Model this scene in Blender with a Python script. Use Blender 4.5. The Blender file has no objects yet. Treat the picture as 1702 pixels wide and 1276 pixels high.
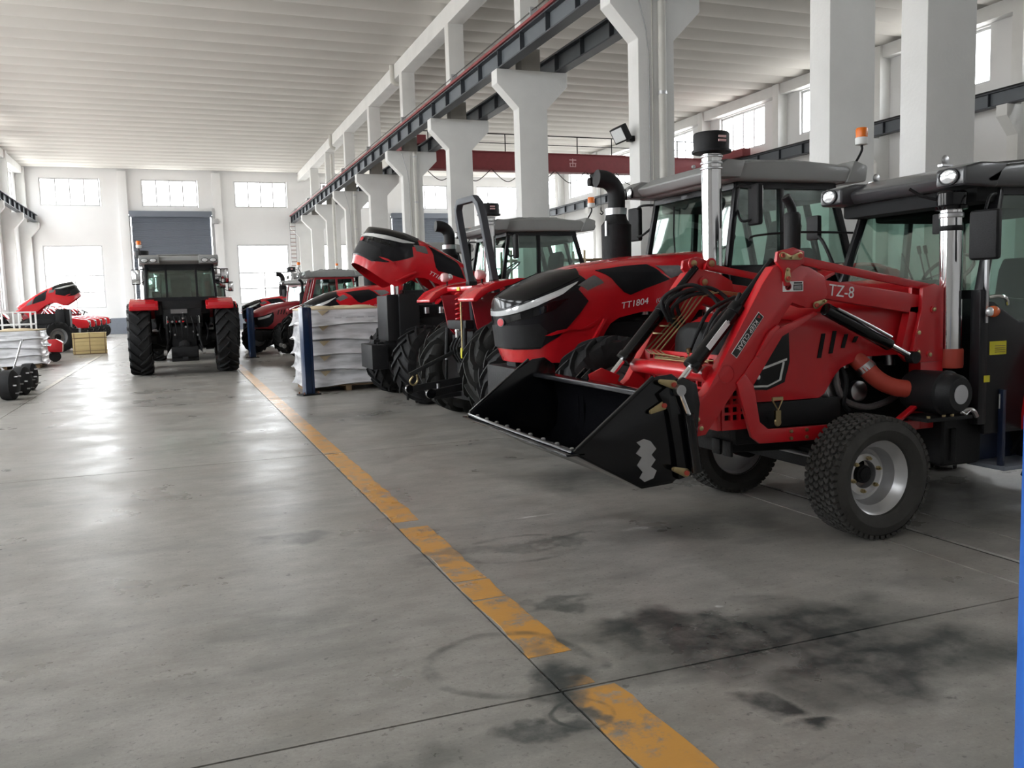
import bpy, bmesh, math, random
from mathutils import Vector, Matrix
random.seed(7)
SC = bpy.context.scene
COL = SC.collection
R = math.radians
# ------------------------------------------------------------------ camera
cam_d = bpy.data.cameras.new('camera'); cam = bpy.data.objects.new('camera', cam_d); COL.objects.link(cam)
cam_d.sensor_fit = 'HORIZONTAL'; cam_d.sensor_width = 36.0; cam_d.lens = 36.0 * 1438.0 / 1702.0
cam_d.clip_start = 0.05; cam_d.clip_end = 300
rt = Vector((0.93248992, -0.36001343, -0.0292041)); dn = Vector((-0.06234724, -0.08079296, -0.99477903)); fw = Vector((0.35577433, 0.92944221, -0.09778447))
cam.matrix_world = Matrix(((rt.x, -dn.x, -fw.x, 0), (rt.y, -dn.y, -fw.y, 0), (rt.z, -dn.z, -fw.z, 1.55), (0, 0, 0, 1)))
SC.camera = cam
# ------------------------------------------------------------------ world: bright overcast sky
W = bpy.data.worlds.new('overcast_sky'); SC.world = W; W.use_nodes = True
nt = W.node_tree; nt.nodes.clear()
wo = nt.nodes.new('ShaderNodeOutputWorld'); bg = nt.nodes.new('ShaderNodeBackground')
tc = nt.nodes.new('ShaderNodeTexCoord'); sx = nt.nodes.new('ShaderNodeSeparateXYZ'); rp = nt.nodes.new('ShaderNodeValToRGB')
nt.links.new(tc.outputs['Generated'], sx.inputs[0]); nt.links.new(sx.outputs['Z'], rp.inputs[0])
rp.color_ramp.elements[0].position = 0.0; rp.color_ramp.elements[0].color = (0.55, 0.54, 0.52, 1)
rp.color_ramp.elements[1].position = 0.06; rp.color_ramp.elements[1].color = (0.93, 0.97, 1.0, 1)
nt.links.new(rp.outputs[0], bg.inputs[0]); bg.inputs[1].default_value = 9.0
nt.links.new(bg.outputs[0], wo.inputs[0])
vs = SC.view_settings; vs.view_transform = 'Standard'; vs.look = 'None'; vs.gamma = 1.0; vs.exposure = 0.72; vs.use_curve_mapping = False
SC.cycles.use_denoising = True
SC.cycles.max_bounces = 7; SC.cycles.diffuse_bounces = 4; SC.cycles.glossy_bounces = 3; SC.cycles.transparent_max_bounces = 12; SC.cycles.use_adaptive_sampling = True; SC.cycles.adaptive_threshold = 0.08; SC.cycles.adaptive_min_samples = 16
SC.cycles.sample_clamp_indirect = 6.0
def portal(loc, size, rot):
    L = bpy.data.lights.new('daylight_portal', 'AREA'); L.shape = 'RECTANGLE'; L.size = size[0]; L.size_y = size[1]
    L.cycles.is_portal = True
    o = bpy.data.objects.new('daylight_portal', L); COL.objects.link(o); o.location = loc; o.rotation_euler = rot
    return o
# ------------------------------------------------------------------ materials
MATS = {}
def nodes(name):
    m = bpy.data.materials.new(name); m.use_nodes = True; n = m.node_tree
    return m, n, n.nodes['Principled BSDF']
def mat(name, col, rough=0.5, metal=0.0, coat=0.0, var=0.12, scale=6.0, bump=0.0, spec=0.5, bscale=None):
    """procedural paint / metal / plastic: base colour with soft noise wear"""
    m, n, b = nodes(name)
    g = n.nodes.new('ShaderNodeNewGeometry'); t = n.nodes.new('ShaderNodeTexNoise'); t.inputs['Scale'].default_value = scale; t.inputs['Detail'].default_value = 5
    n.links.new(g.outputs['Position'], t.inputs['Vector'])
    mx = n.nodes.new('ShaderNodeMix'); mx.data_type = 'RGBA'
    c = (*col, 1)
    mx.inputs[6].default_value = tuple(max(0, x * (1 - var)) for x in col) + (1,); mx.inputs[7].default_value = tuple(min(1, x * (1 + var)) for x in col) + (1,)
    n.links.new(t.outputs[0], mx.inputs[0]); n.links.new(mx.outputs[2], b.inputs['Base Color'])
    b.inputs['Roughness'].default_value = rough; b.inputs['Metallic'].default_value = metal
    b.inputs['Coat Weight'].default_value = coat; b.inputs['Coat Roughness'].default_value = 0.08
    b.inputs['Specular IOR Level'].default_value = spec
    if bump:
        t2 = n.nodes.new('ShaderNodeTexNoise'); t2.inputs['Scale'].default_value = bscale or scale * 6; t2.inputs['Detail'].default_value = 6
        n.links.new(g.outputs['Position'], t2.inputs['Vector'])
        bp = n.nodes.new('ShaderNodeBump'); bp.inputs['Strength'].default_value = bump; bp.inputs['Distance'].default_value = 0.02
        n.links.new(t2.outputs[0], bp.inputs['Height']); n.links.new(bp.outputs[0], b.inputs['Normal'])
    MATS[name] = m; return m
def glass_mat(name, tint, refl=0.5, rough=0.02):
    m, n, b = nodes(name); n.nodes.remove(b)
    o = n.nodes['Material Output']; tr = n.nodes.new('ShaderNodeBsdfTransparent'); tr.inputs[0].default_value = (*tint, 1)
    gl = n.nodes.new('ShaderNodeBsdfGlossy'); gl.inputs['Roughness'].default_value = rough; gl.inputs[0].default_value = (0.95, 1, 0.98, 1)
    g = n.nodes.new('ShaderNodeNewGeometry'); dp = n.nodes.new('ShaderNodeVectorMath'); dp.operation = 'DOT_PRODUCT'
    n.links.new(g.outputs['Incoming'], dp.inputs[0]); n.links.new(g.outputs['Normal'], dp.inputs[1])
    ab = n.nodes.new('ShaderNodeMath'); ab.operation = 'ABSOLUTE'; n.links.new(dp.outputs['Value'], ab.inputs[0])
    iv = n.nodes.new('ShaderNodeMath'); iv.operation = 'SUBTRACT'; iv.inputs[0].default_value = 1.0; n.links.new(ab.outputs[0], iv.inputs[1])
    fr = n.nodes.new('ShaderNodeMath'); fr.operation = 'POWER'; fr.inputs[1].default_value = 5.0; n.links.new(iv.outputs[0], fr.inputs[0])
    ml = n.nodes.new('ShaderNodeMath'); ml.operation = 'MULTIPLY_ADD'; ml.inputs[1].default_value = 0.9; ml.inputs[2].default_value = refl
    mx = n.nodes.new('ShaderNodeMixShader')
    n.links.new(fr.outputs[0], ml.inputs[0]); n.links.new(ml.outputs[0], mx.inputs[0]); n.links.new(tr.outputs[0], mx.inputs[1]); n.links.new(gl.outputs[0], mx.inputs[2]); n.links.new(mx.outputs[0], o.inputs[0])
    MATS[name] = m; return m
mat('red', (0.55, 0.008, 0.015), 0.26, coat=0.6, var=0.06)
mat('red_dark', (0.30, 0.012, 0.02), 0.35, coat=0.3, var=0.08)
mat('red_loader', (0.50, 0.008, 0.014), 0.32, coat=0.35, var=0.06)
mat('red_oxide', (0.24, 0.04, 0.045), 0.6, var=0.2)
mat('black_gloss', (0.004, 0.004, 0.005), 0.16, coat=0.15, var=0.2, spec=0.35)
mat('black_mask', (0.012, 0.012, 0.014), 0.25, coat=0.12, var=0.2, spec=0.22)
mat('plastic', (0.013, 0.013, 0.014), 0.5, var=0.2, bump=0.1, scale=20, spec=0.22)
mat('iron', (0.012, 0.012, 0.013), 0.55, var=0.35, scale=9, bump=0.2, spec=0.22)
mat('rubber', (0.017, 0.017, 0.018), 0.62, var=0.3, scale=8, bump=0.15, spec=0.22)
mat('rubber_dusty', (0.030, 0.030, 0.029), 0.7, var=0.35, scale=10, bump=0.15, spec=0.22)
mat('rubber_turf', (0.052, 0.050, 0.047), 0.75, var=0.3, scale=14, bump=0.15, spec=0.2)
mat('chrome', (0.86, 0.86, 0.87), 0.09, metal=1.0, var=0.03)
mat('steel', (0.52, 0.52, 0.53), 0.3, metal=1.0, var=0.1)
mat('rim_silver', (0.62, 0.62, 0.63), 0.34, metal=0.75, var=0.05)
mat('rim_grey', (0.25, 0.25, 0.26), 0.45, metal=0.3, var=0.1)
mat('zinc', (0.46, 0.37, 0.2), 0.35, metal=1.0, var=0.2, scale=15)
mat('roof_grey', (0.27, 0.275, 0.27), 0.42, var=0.06, coat=0.15)
mat('roof_black', (0.055, 0.056, 0.06), 0.3, var=0.08, coat=0.35)
mat('cab_frame', (0.012, 0.012, 0.014), 0.3, var=0.1, coat=0.12, spec=0.22)
mat('seat_cloth', (0.02, 0.021, 0.022), 0.85, var=0.2, spec=0.22)
mat('orange', (0.85, 0.19, 0.015), 0.25, var=0.1)
mat('amber', (0.72, 0.16, 0.05), 0.2, var=0.25, scale=40)
mat('hose_red', (0.42, 0.05, 0.03), 0.55, var=0.15)
mat('white_plastic', (0.75, 0.75, 0.73), 0.4, var=0.04)
mat('lamp_lens', (0.85, 0.87, 0.88), 0.12, metal=0.55, var=0.12, scale=60)
mat('label_white', (0.8, 0.8, 0.8), 0.45, var=0.03)
mat('label_red', (0.5, 0.02, 0.03), 0.4, var=0.05)
mat('label_black', (0.012, 0.012, 0.012), 0.4, var=0.1)
mat('label_yellow', (0.62, 0.56, 0.02), 0.5, var=0.06)
mat('text_white', (0.78, 0.76, 0.76), 0.45, var=0.03)
mat('text_pink', (0.72, 0.45, 0.45), 0.5, var=0.05)
mat('text_grey', (0.45, 0.45, 0.47), 0.45, var=0.05)
mat('blue_post', (0.007, 0.022, 0.065), 0.3, coat=0.3, var=0.15)
mat('blue_bright', (0.03, 0.16, 0.62), 0.4, var=0.1)
mat('tank_blue', (0.012, 0.02, 0.05), 0.35, var=0.2)
mat('wall_white', (0.79, 0.79, 0.79), 0.75, var=0.05, scale=0.8, bump=0.08, bscale=40)
mat('column_white', (0.76, 0.76, 0.745), 0.7, var=0.1, scale=1.6, bump=0.15, bscale=25)
mat('concrete_raw', (0.30, 0.29, 0.27), 0.8, var=0.25, scale=3, bump=0.3)
mat('ceiling_white', (0.66, 0.64, 0.60), 0.8, var=0.06, scale=0.7)
mat('dado', (0.2, 0.22, 0.26), 0.6, var=0.1)
mat('shutter', (0.15, 0.17, 0.205), 0.5, var=0.08, scale=1.0)
mat('crane_steel', (0.05, 0.056, 0.066), 0.5, var=0.25, scale=1.5)
mat('web_steel', (0.12, 0.135, 0.15), 0.5, var=0.2, scale=1.2)
mat('galv', (0.5, 0.5, 0.51), 0.4, metal=0.6, var=0.1)
mat('alu', (0.62, 0.62, 0.63), 0.4, metal=0.5, var=0.05)
mat('wood_light', (0.56, 0.43, 0.2), 0.7, var=0.14, scale=4)
mat('wood_dark', (0.2, 0.13, 0.07), 0.75, var=0.25, scale=6)
mat('paper_tan', (0.55, 0.45, 0.3), 0.8, var=0.12)
mat('pipe_pvc', (0.62, 0.61, 0.57), 0.55, var=0.16, scale=3, bump=0.1)
mat('rust', (0.22, 0.1, 0.06), 0.75, var=0.3, scale=8)
mat('grid_dark', (0.01, 0.01, 0.01), 0.6, var=0.2, spec=0.22)
mat('grille_mesh', (0.16, 0.15, 0.15), 0.45, metal=0.4, var=0.2, scale=40)
glass_mat('cab_glass', (0.73, 0.835, 0.795), 0.09)
glass_mat('window_glass', (0.98, 0.98, 0.98), 0.02)
glass_mat('lamp_cover', (0.8, 0.82, 0.84), 0.06)
def film_mat():
    m, n, b = nodes('wrap_film')
    g = n.nodes.new('ShaderNodeNewGeometry'); t = n.nodes.new('ShaderNodeTexNoise'); t.inputs['Scale'].default_value = 2.2; t.inputs['Detail'].default_value = 6
    mp = n.nodes.new('ShaderNodeMapping'); mp.inputs['Scale'].default_value = (1, 1, 5)
    n.links.new(g.outputs['Position'], mp.inputs[0]); n.links.new(mp.outputs[0], t.inputs[0])
    cr = n.nodes.new('ShaderNodeValToRGB'); cr.color_ramp.elements[0].position = 0.3; cr.color_ramp.elements[0].color = (0.42, 0.42, 0.43, 1); cr.color_ramp.elements[1].position = 0.6; cr.color_ramp.elements[1].color = (0.72, 0.72, 0.74, 1)
    n.links.new(t.outputs[0], cr.inputs[0]); n.links.new(cr.outputs[0], b.inputs['Base Color'])
    bp = n.nodes.new('ShaderNodeBump'); bp.inputs['Strength'].default_value = 0.35; bp.inputs['Distance'].default_value = 0.03
    n.links.new(t.outputs[0], bp.inputs['Height']); n.links.new(bp.outputs[0], b.inputs['Normal'])
    b.inputs['Roughness'].default_value = 0.22
    MATS['wrap_film'] = m
film_mat()
# concrete floor with joints left to geometry; stains, tyre marks and worn line paint keep fixed places on the floor
def concrete(name, paint=None):
    m, n, b = nodes(name); N = n.nodes; L = n.links
    g = N.new('ShaderNodeNewGeometry')
    def noise(sc, det=6, stretch=None, rough=0.6):
        t = N.new('ShaderNodeTexNoise'); t.inputs['Scale'].default_value = sc; t.inputs['Detail'].default_value = det; t.inputs['Roughness'].default_value = rough
        if stretch:
            mp = N.new('ShaderNodeMapping'); mp.inputs['Scale'].default_value = stretch; L.new(g.outputs['Position'], mp.inputs[0]); L.new(mp.outputs[0], t.inputs[0])
        else: L.new(g.outputs['Position'], t.inputs[0])
        return t.outputs[0]
    def ramp(x, stops):
        r = N.new('ShaderNodeValToRGB'); e = r.color_ramp.elements
        while len(e) < len(stops): e.new(0.5)
        for k, (p, c) in enumerate(stops): e[k].position = p; e[k].color = (c, c, c, 1) if not isinstance(c, tuple) else (*c, 1)
        L.new(x, r.inputs[0]); return r.outputs[0]
    def mixc(fac, a, bb, typ='MIX'):
        x = N.new('ShaderNodeMix'); x.data_type = 'RGBA'; x.blend_type = typ
        if isinstance(fac, float): x.inputs[0].default_value = fac
        else: L.new(fac, x.inputs[0])
        for i, c in ((6, a), (7, bb)):
            if isinstance(c, tuple): x.inputs[i].default_value = (*c, 1)
            else: L.new(c, x.inputs[i])
        return x.outputs[2]
    def math_(op, a, bb):
        x = N.new('ShaderNodeMath'); x.operation = op; x.use_clamp = True
        for i, c in ((0, a), (1, bb)):
            if isinstance(c, float): x.inputs[i].default_value = c
            else: L.new(c, x.inputs[i])
        return x.outputs[0]
    base = mixc(ramp(noise(0.55, 8), [(0.3, 0.0), (0.7, 1.0)]), (0.235, 0.220, 0.196), (0.43, 0.41, 0.376))
    base = mixc(ramp(noise(2.6, 9, (1, 1, 1), 0.68), [(0.36, 0.0), (0.66, 1.0)]), base, (0.275, 0.261, 0.237))
    base = mixc(math_('MULTIPLY', ramp(noise(4.6, 8, (0.8, 1.4, 1), 0.7), [(0.42, 0.0), (0.66, 1.0)]), 0.55), base, (0.46, 0.44, 0.405))
    base = mixc(math_('MULTIPLY', ramp(noise(0.9, 6, None, 0.65), [(0.5, 0.0), (0.68, 1.0)]), 0.5), base, (0.21, 0.18, 0.148))
    base = mixc(math_('MULTIPLY', ramp(noise(1.3, 7, (0.6, 1.6, 1)), [(0.52, 0.0), (0.72, 1.0)]), 0.55), base, (0.13, 0.13, 0.122))
    base = mixc(math_('MULTIPLY', ramp(noise(70, 3, None, 0.8), [(0.35, 0.0), (0.65, 1.0)]), 0.35), base, (0.2, 0.19, 0.175))
    base = mixc(math_('MULTIPLY', ramp(noise(34, 4, None, 0.7), [(0.58, 0.0), (0.7, 1.0)]), 0.6), base, (0.085, 0.08, 0.072))
    base = mixc(math_('MULTIPLY', ramp(noise(13, 3, None, 0.5), [(0.70, 0.0), (0.74, 1.0)]), 0.55), base, (0.06, 0.06, 0.055))
    # oil and tyre stains: (x, y, rx, ry, strength, colour)
    dist = noise(2.4, 6); 
    wob = N.new('ShaderNodeVectorMath'); wob.operation = 'MULTIPLY_ADD'
    tn = N.new('ShaderNodeTexNoise'); tn.inputs['Scale'].default_value = 2.6; tn.inputs['Detail'].default_value = 7; L.new(g.outputs['Position'], tn.inputs[0])
    L.new(tn.outputs[1], wob.inputs[0]); wob.inputs[1].default_value = (0.9, 0.9, 0); 
    sub = N.new('ShaderNodeVectorMath'); sub.operation = 'SUBTRACT'; L.new(g.outputs['Position'], sub.inputs[0]); sub.inputs[1].default_value = (0.45, 0.45, 0)
    L.new(sub.outputs[0], wob.inputs[2])
    wet = None
    stains = [(2.45, 3.15, 0.95, 0.48, 0.9), (2.05, 3.42, 0.55, 0.26, 0.85), (2.7, 2.70, 0.75, 0.42, 0.85), (2.02, 2.60, 0.17, 0.13, 0.95), (2.06, 2.40, 0.13, 0.08, 0.9), (1.38, 3.14, 0.17, 0.3, 0.8), (1.22, 2.84, 0.2, 0.1, 0.75),
              (1.42, 2.86, 0.08, 0.2, 0.75), (0.68, 5.76, 0.34, 0.2, 0.55), (0.35, 4.2, 0.5, 0.3, 0.3), (3.3, 4.9, 0.8, 0.4, 0.5), (1.75, 3.9, 0.2, 0.08, 0.6), (3.6, 6.6, 1.2, 0.8, 0.6), (5.2, 4.6, 1.2, 1.0, 0.5), (1.6, 5.0, 0.5, 0.1, 0.35), (2.1, 4.95, 0.6, 0.07, 0.45), (0.6, 2.7, 0.3, 0.1, 0.35), (2.3, 12, 1.2, 0.7, 0.35), (1.75, 25.5, 0.8, 1.2, 0.5)]
    for (cx, cy, rx, ry, st) in stains:
        v = N.new('ShaderNodeVectorMath'); v.operation = 'SUBTRACT'; L.new(wob.outputs[0], v.inputs[0]); v.inputs[1].default_value = (cx, cy, 0)
        d = N.new('ShaderNodeVectorMath'); d.operation = 'DIVIDE'; L.new(v.outputs[0], d.inputs[0]); d.inputs[1].default_value = (rx, ry, 1e4)
        ln = N.new('ShaderNodeVectorMath'); ln.operation = 'LENGTH'; L.new(d.outputs[0], ln.inputs[0])
        f = ramp(ln.outputs['Value'], [(0.45, min(1.0, st * 1.15)), (1.0, 0.0)])
        wet = f if wet is None else math_('MAXIMUM', wet, f)
    fac = math_('MULTIPLY', wet, ramp(noise(5.5, 8, None, 0.7), [(0.3, 0.45), (0.58, 1.0)]))
    if paint:
        pm = math_('MULTIPLY', ramp(noise(7, 9, None, 0.75), [(0.36, 0.0), (0.5, 1.0)]), math_('SUBTRACT', 1.0, math_('MULTIPLY', wet, 0.95)))
        pm = math_('MAXIMUM', pm, 0.0)
        base = mixc(pm, base, mixc(noise(3, 5), tuple(c * 0.8 for c in paint), paint))
    base = mixc(fac, base, (0.045, 0.052, 0.05))
    for (cx, cy, rx, ry, st, rg) in [(2.30, 5.61, .17, .02, .9, 0), (2.78, 5.0, .13, .045, .9, 0), (2.43, 3.55, .03, .02, 1.0, 0), (1.22, 3.36, .36, .36, .6, 1), (1.33, 2.82, .13, .13, .85, 1), (1.9, 4.92, .42, .30, .5, 1)]:
        v = N.new('ShaderNodeVectorMath'); v.operation = 'SUBTRACT'
        w2 = N.new('ShaderNodeVectorMath'); w2.operation = 'MULTIPLY_ADD'; L.new(tn.outputs[1], w2.inputs[0]); w2.inputs[1].default_value = (.12, .12, 0); L.new(g.outputs['Position'], w2.inputs[2])
        L.new(w2.outputs[0], v.inputs[0]); v.inputs[1].default_value = (cx + .06, cy + .06, 0)
        d = N.new('ShaderNodeVectorMath'); d.operation = 'DIVIDE'; L.new(v.outputs[0], d.inputs[0]); d.inputs[1].default_value = (rx, ry, 1e4)
        ln = N.new('ShaderNodeVectorMath'); ln.operation = 'LENGTH'; L.new(d.outputs[0], ln.inputs[0])
        f = ramp(ln.outputs['Value'], [(0.6, st), (1.0, 0.0)] if not rg else [(0.80, 0.0), (0.88, st), (0.94, st), (1.0, 0.0)])
        f = math_('MULTIPLY', f, ramp(noise(6, 6), [(0.4, 0.1), (0.6, 1.0)]))
        base = mixc(f, base, (0.62, 0.62, 0.6) if not rg else (0.06, 0.066, 0.062))
    L.new(base, b.inputs['Base Color'])
    rr = ramp(noise(1.1, 7), [(0.3, 0.24), (0.7, 0.42)])
    L.new(rr, b.inputs['Roughness']); b.inputs['Specular IOR Level'].default_value = 0.42
    bp = N.new('ShaderNodeBump'); bp.inputs['Strength'].default_value = 0.22; bp.inputs['Distance'].default_value = 0.01
    L.new(noise(3.2, 8, (1, 2.4, 1), 0.62), bp.inputs['Height']); L.new(bp.outputs[0], b.inputs['Normal'])
    MATS[name] = m
concrete('concrete'); concrete('paint_yellow', (0.68, 0.345, 0.085)); concrete('paint_white', (0.62, 0.57, 0.47))
mat('joint_dark', (0.035, 0.032, 0.028), 0.9)
# ------------------------------------------------------------------ mesh helpers
class MB:
    def __init__(s): s.v = []; s.f = []
    def add(s, vs, fs):
        o = len(s.v); s.v += [tuple(p) for p in vs]; s.f += [tuple(i + o for i in f) for f in fs]; return s
    def box(s, x0, x1, y0, y1, z0, z1):
        return s.add([(x0, y0, z0), (x1, y0, z0), (x1, y1, z0), (x0, y1, z0), (x0, y0, z1), (x1, y0, z1), (x1, y1, z1), (x0, y1, z1)],
                     [(0, 3, 2, 1), (4, 5, 6, 7), (0, 1, 5, 4), (1, 2, 6, 5), (2, 3, 7, 6), (3, 0, 4, 7)])
    def obox(s, c, sz, M):
        hx, hy, hz = [k / 2 for k in sz]; o = len(s.v); s.box(-hx, hx, -hy, hy, -hz, hz)
        for i in range(o, len(s.v)): s.v[i] = tuple(Vector(c) + M @ Vector(s.v[i]))
        return s
    def bar(s, a, b, w, h=None, up=(0, 0, 1)):
        """square bar from a to b"""
        a, b = Vector(a), Vector(b); h = h or w; d = (b - a); l = d.length; d.normalize(); u = Vector(up)
        if abs(d.dot(u)) > 0.98: u = Vector((1, 0, 0))
        sd = d.cross(u).normalized(); u = sd.cross(d)
        return s.obox((a + b) / 2, (l, w, h), Matrix((d, sd, u)).transposed())
    def prism(s, poly, axis, a, b):
        n = len(poly)
        def P(p, t): return {'y': (p[0], t, p[1]), 'x': (t, p[0], p[1]), 'z': (p[0], p[1], t)}[axis]
        return s.add([P(p, a) for p in poly] + [P(p, b) for p in poly], [tuple(range(n)), tuple(range(2 * n - 1, n - 1, -1))] + [(i, (i + 1) % n, n + (i + 1) % n, n + i) for i in range(n)])
    def cyl(s, a, b, r0, r1=None, n=16):
        a, b = Vector(a), Vector(b); r1 = r0 if r1 is None else r1; d = (b - a).normalized(); u = Vector((0, 0, 1)) if abs(d.z) < 0.9 else Vector((1, 0, 0))
        e = d.cross(u).normalized(); f = d.cross(e)
        vs = [a + (e * math.cos(t) + f * math.sin(t)) * r0 for t in (2 * math.pi * i / n for i in range(n))] + [b + (e * math.cos(t) + f * math.sin(t)) * r1 for t in (2 * math.pi * i / n for i in range(n))]
        return s.add(vs, [tuple(range(n)), tuple(range(2 * n - 1, n - 1, -1))] + [(i, (i + 1) % n, n + (i + 1) % n, n + i) for i in range(n)])
    def tube(s, pts, r, n=8, smooth=0, taper=None):
        P = [Vector(p) for p in pts]
        if smooth:
            Q = []
            for i in range(len(P) - 1):
                p0 = P[max(i - 1, 0)]; p1 = P[i]; p2 = P[i + 1]; p3 = P[min(i + 2, len(P) - 1)]
                for k in range(smooth):
                    t = k / smooth; Q.append(0.5 * ((2 * p1) + (p2 - p0) * t + (2 * p0 - 5 * p1 + 4 * p2 - p3) * t * t + (3 * p1 - p0 - 3 * p2 + p3) * t ** 3))
            P = Q + [P[-1]]
        vs = []; m = len(P); e = None
        for i in range(m):
            d = (P[min(i + 1, m - 1)] - P[max(i - 1, 0)]).normalized()
            if e is None:
                u = Vector((0, 0, 1)) if abs(d.z) < 0.9 else Vector((1, 0, 0)); e = d.cross(u).normalized()
            else: e = (e - d * e.dot(d)).normalized()
            f = d.cross(e); rr = r if taper is None else r + (taper - r) * i / (m - 1)
            vs += [P[i] + (e * math.cos(2 * math.pi * k / n) + f * math.sin(2 * math.pi * k / n)) * rr for k in range(n)]
        fs = [tuple(range(n - 1, -1, -1)), tuple((m - 1) * n + k for k in range(n))]
        for i in range(m - 1):
            fs += [(i * n + k, i * n + (k + 1) % n, (i + 1) * n + (k + 1) % n, (i + 1) * n + k) for k in range(n)]
        return s.add(vs, fs)
    def lathe(s, prof, c=(0, 0, 0), axis='y', n=32, close=False):
        vs = []
        for r, h in prof:
            for i in range(n):
                t = 2 * math.pi * i / n; a, b = r * math.cos(t), r * math.sin(t)
                p = {'y': (a, h, b), 'x': (h, a, b), 'z': (a, b, h)}[axis]; vs.append((p[0] + c[0], p[1] + c[1], p[2] + c[2]))
        m = len(prof); fs = []
        for j in range(m if close else m - 1):
            k = (j + 1) % m; fs += [(j * n + i, j * n + (i + 1) % n, k * n + (i + 1) % n, k * n + i) for i in range(n)]
        if not close:
            if prof[0][0] > 1e-4: fs.append(tuple(range(n - 1, -1, -1)))
            if prof[-1][0] > 1e-4: fs.append(tuple((m - 1) * n + i for i in range(n)))
        return s.add(vs, fs)
    def ball(s, c, r, n=12, sq=(1, 1, 1)):
        prof = [(max(1e-5, r * math.sin(math.pi * k / n)), -r * math.cos(math.pi * k / n)) for k in range(n + 1)]; o = len(s.v)
        s.lathe(prof, (0, 0, 0), 'z', n * 2)
        for i in range(o, len(s.v)): s.v[i] = tuple(c[k] + s.v[i][k] * sq[k] for k in range(3))
        return s
    def mesh(s, name, m, bev=0.0, seg=2, ang=35):
        me = bpy.data.meshes.new(name); me.from_pydata(s.v, [], s.f)
        bm = bmesh.new(); bm.from_mesh(me); bmesh.ops.remove_doubles(bm, verts=bm.verts, dist=1e-5)
        bmesh.ops.recalc_face_normals(bm, faces=bm.faces)
        if bev:
            es = [e for e in bm.edges if len(e.link_faces) == 2 and e.calc_face_angle(0) > R(38)]
            if es: bmesh.ops.bevel(bm, geom=es, offset=bev, segments=seg, profile=0.6, affect='EDGES', clamp_overlap=True)
        for f in bm.faces: f.smooth = True
        bm.to_mesh(me); bm.free(); me.set_sharp_from_angle(angle=R(ang))
        me.materials.append(MATS[m] if isinstance(m, str) else m); return me
    def build(s, name, m, parent=None, bev=0.0, seg=2, ang=35, loc=None, rot=None):
        return obj(name, s.mesh(name, m, bev, seg, ang), parent, loc, rot)
def obj(name, me, parent=None, loc=None, rot=None):
    o = bpy.data.objects.new(name, me); COL.objects.link(o)
    if parent is not None: o.parent = parent; KIDS.setdefault(parent.name, []).append(o)
    if loc is not None: o.location = loc
    if rot is not None: o.rotation_euler = rot
    return o
KIDS = {}
def thing(name, label, cat, loc=(0, 0, 0), rz=0, group=None, sc=1.0):
    o = bpy.data.objects.new(name, None); COL.objects.link(o); o.location = loc; o.rotation_euler = (0, 0, rz); o.scale = (sc, sc, sc); o.empty_display_size = 0.2
    tag(o, label, cat, group); return o
def tag(o, label=None, cat=None, group=None, kind=None):
    if label: o['label'] = label
    if cat: o['category'] = cat
    if group: o['group'] = group
    if kind: o['kind'] = kind
    return o
def copy_tree(o, parent=None, skip=()):
    c = o.copy(); COL.objects.link(c)
    if parent is not None: c.parent = parent; KIDS.setdefault(parent.name, []).append(c)
    for ch in list(KIDS.get(o.name, [])):
        if ch.name.split('.')[0] not in skip: copy_tree(ch, c, skip)
    return c
TXT = {}
def text(name, body, size, m, parent, loc, th=0.0, ext=0.001, rot=None, shear=0.0, sx=1.0, align='LEFT'):
    """flat lettering facing -Y, baseline direction turned by th"""
    c = bpy.data.curves.new(name, 'FONT'); c.body = body; c.size = size; c.extrude = ext; c.shear = shear; c.align_x = align; c.resolution_u = 3
    c.materials.append(MATS[m]); k = (body, size, m, ext, shear, align)
    if k not in TXT:
        tmp = bpy.data.objects.new('t', c); TXT[k] = bpy.data.meshes.new_from_object(tmp); TXT[k].name = name; bpy.data.objects.remove(tmp)
    o = obj(name, TXT[k], parent, loc, rot if rot else (R(90), -th, 0)); o.scale = (sx, 1, 1); return o
def grid_wall(mb, us, vs_, holes, P, t0, t1):
    """connected wall plate with rectangular openings; P(u, v, t) gives a point"""
    U = sorted(set(us + [h[0] for h in holes] + [h[1] for h in holes])); V = sorted(set(vs_ + [h[2] for h in holes] + [h[3] for h in holes]))
    nu, nv = len(U), len(V); o = len(mb.v)
    for t in (t0, t1):
        for v in V:
            for u in U: mb.v.append(tuple(P(u, v, t)))
    def solid(i, j):
        if i < 0 or j < 0 or i >= nu - 1 or j >= nv - 1: return False
        cu, cv = (U[i] + U[i + 1]) / 2, (V[j] + V[j + 1]) / 2
        return not any(h[0] < cu < h[1] and h[2] < cv < h[3] for h in holes)
    idx = lambda i, j, k: o + k * nu * nv + j * nu + i
    for i in range(nu - 1):
        for j in range(nv - 1):
            if not solid(i, j): continue
            mb.f.append((idx(i, j, 0), idx(i + 1, j, 0), idx(i + 1, j + 1, 0), idx(i, j + 1, 0)))
            mb.f.append((idx(i, j, 1), idx(i, j + 1, 1), idx(i + 1, j + 1, 1), idx(i + 1, j, 1)))
            for (a, b, c, d) in (((i, j), (i + 1, j), 0, -1), ((i + 1, j), (i + 1, j + 1), 1, 0), ((i + 1, j + 1), (i, j + 1), 0, 1), ((i, j + 1), (i, j), -1, 0)):
                if not solid(i + c, j + d): mb.f.append((idx(*a, 0), idx(*b, 0), idx(*b, 1), idx(*a, 1)))
    return mb
# ================================================================== THE HALL
XL, XR, XM0, XM1, YB, YF, ZC = -8.95, 26.0, 8.33, 9.10, 63.0, -15.0, 10.72
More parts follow.
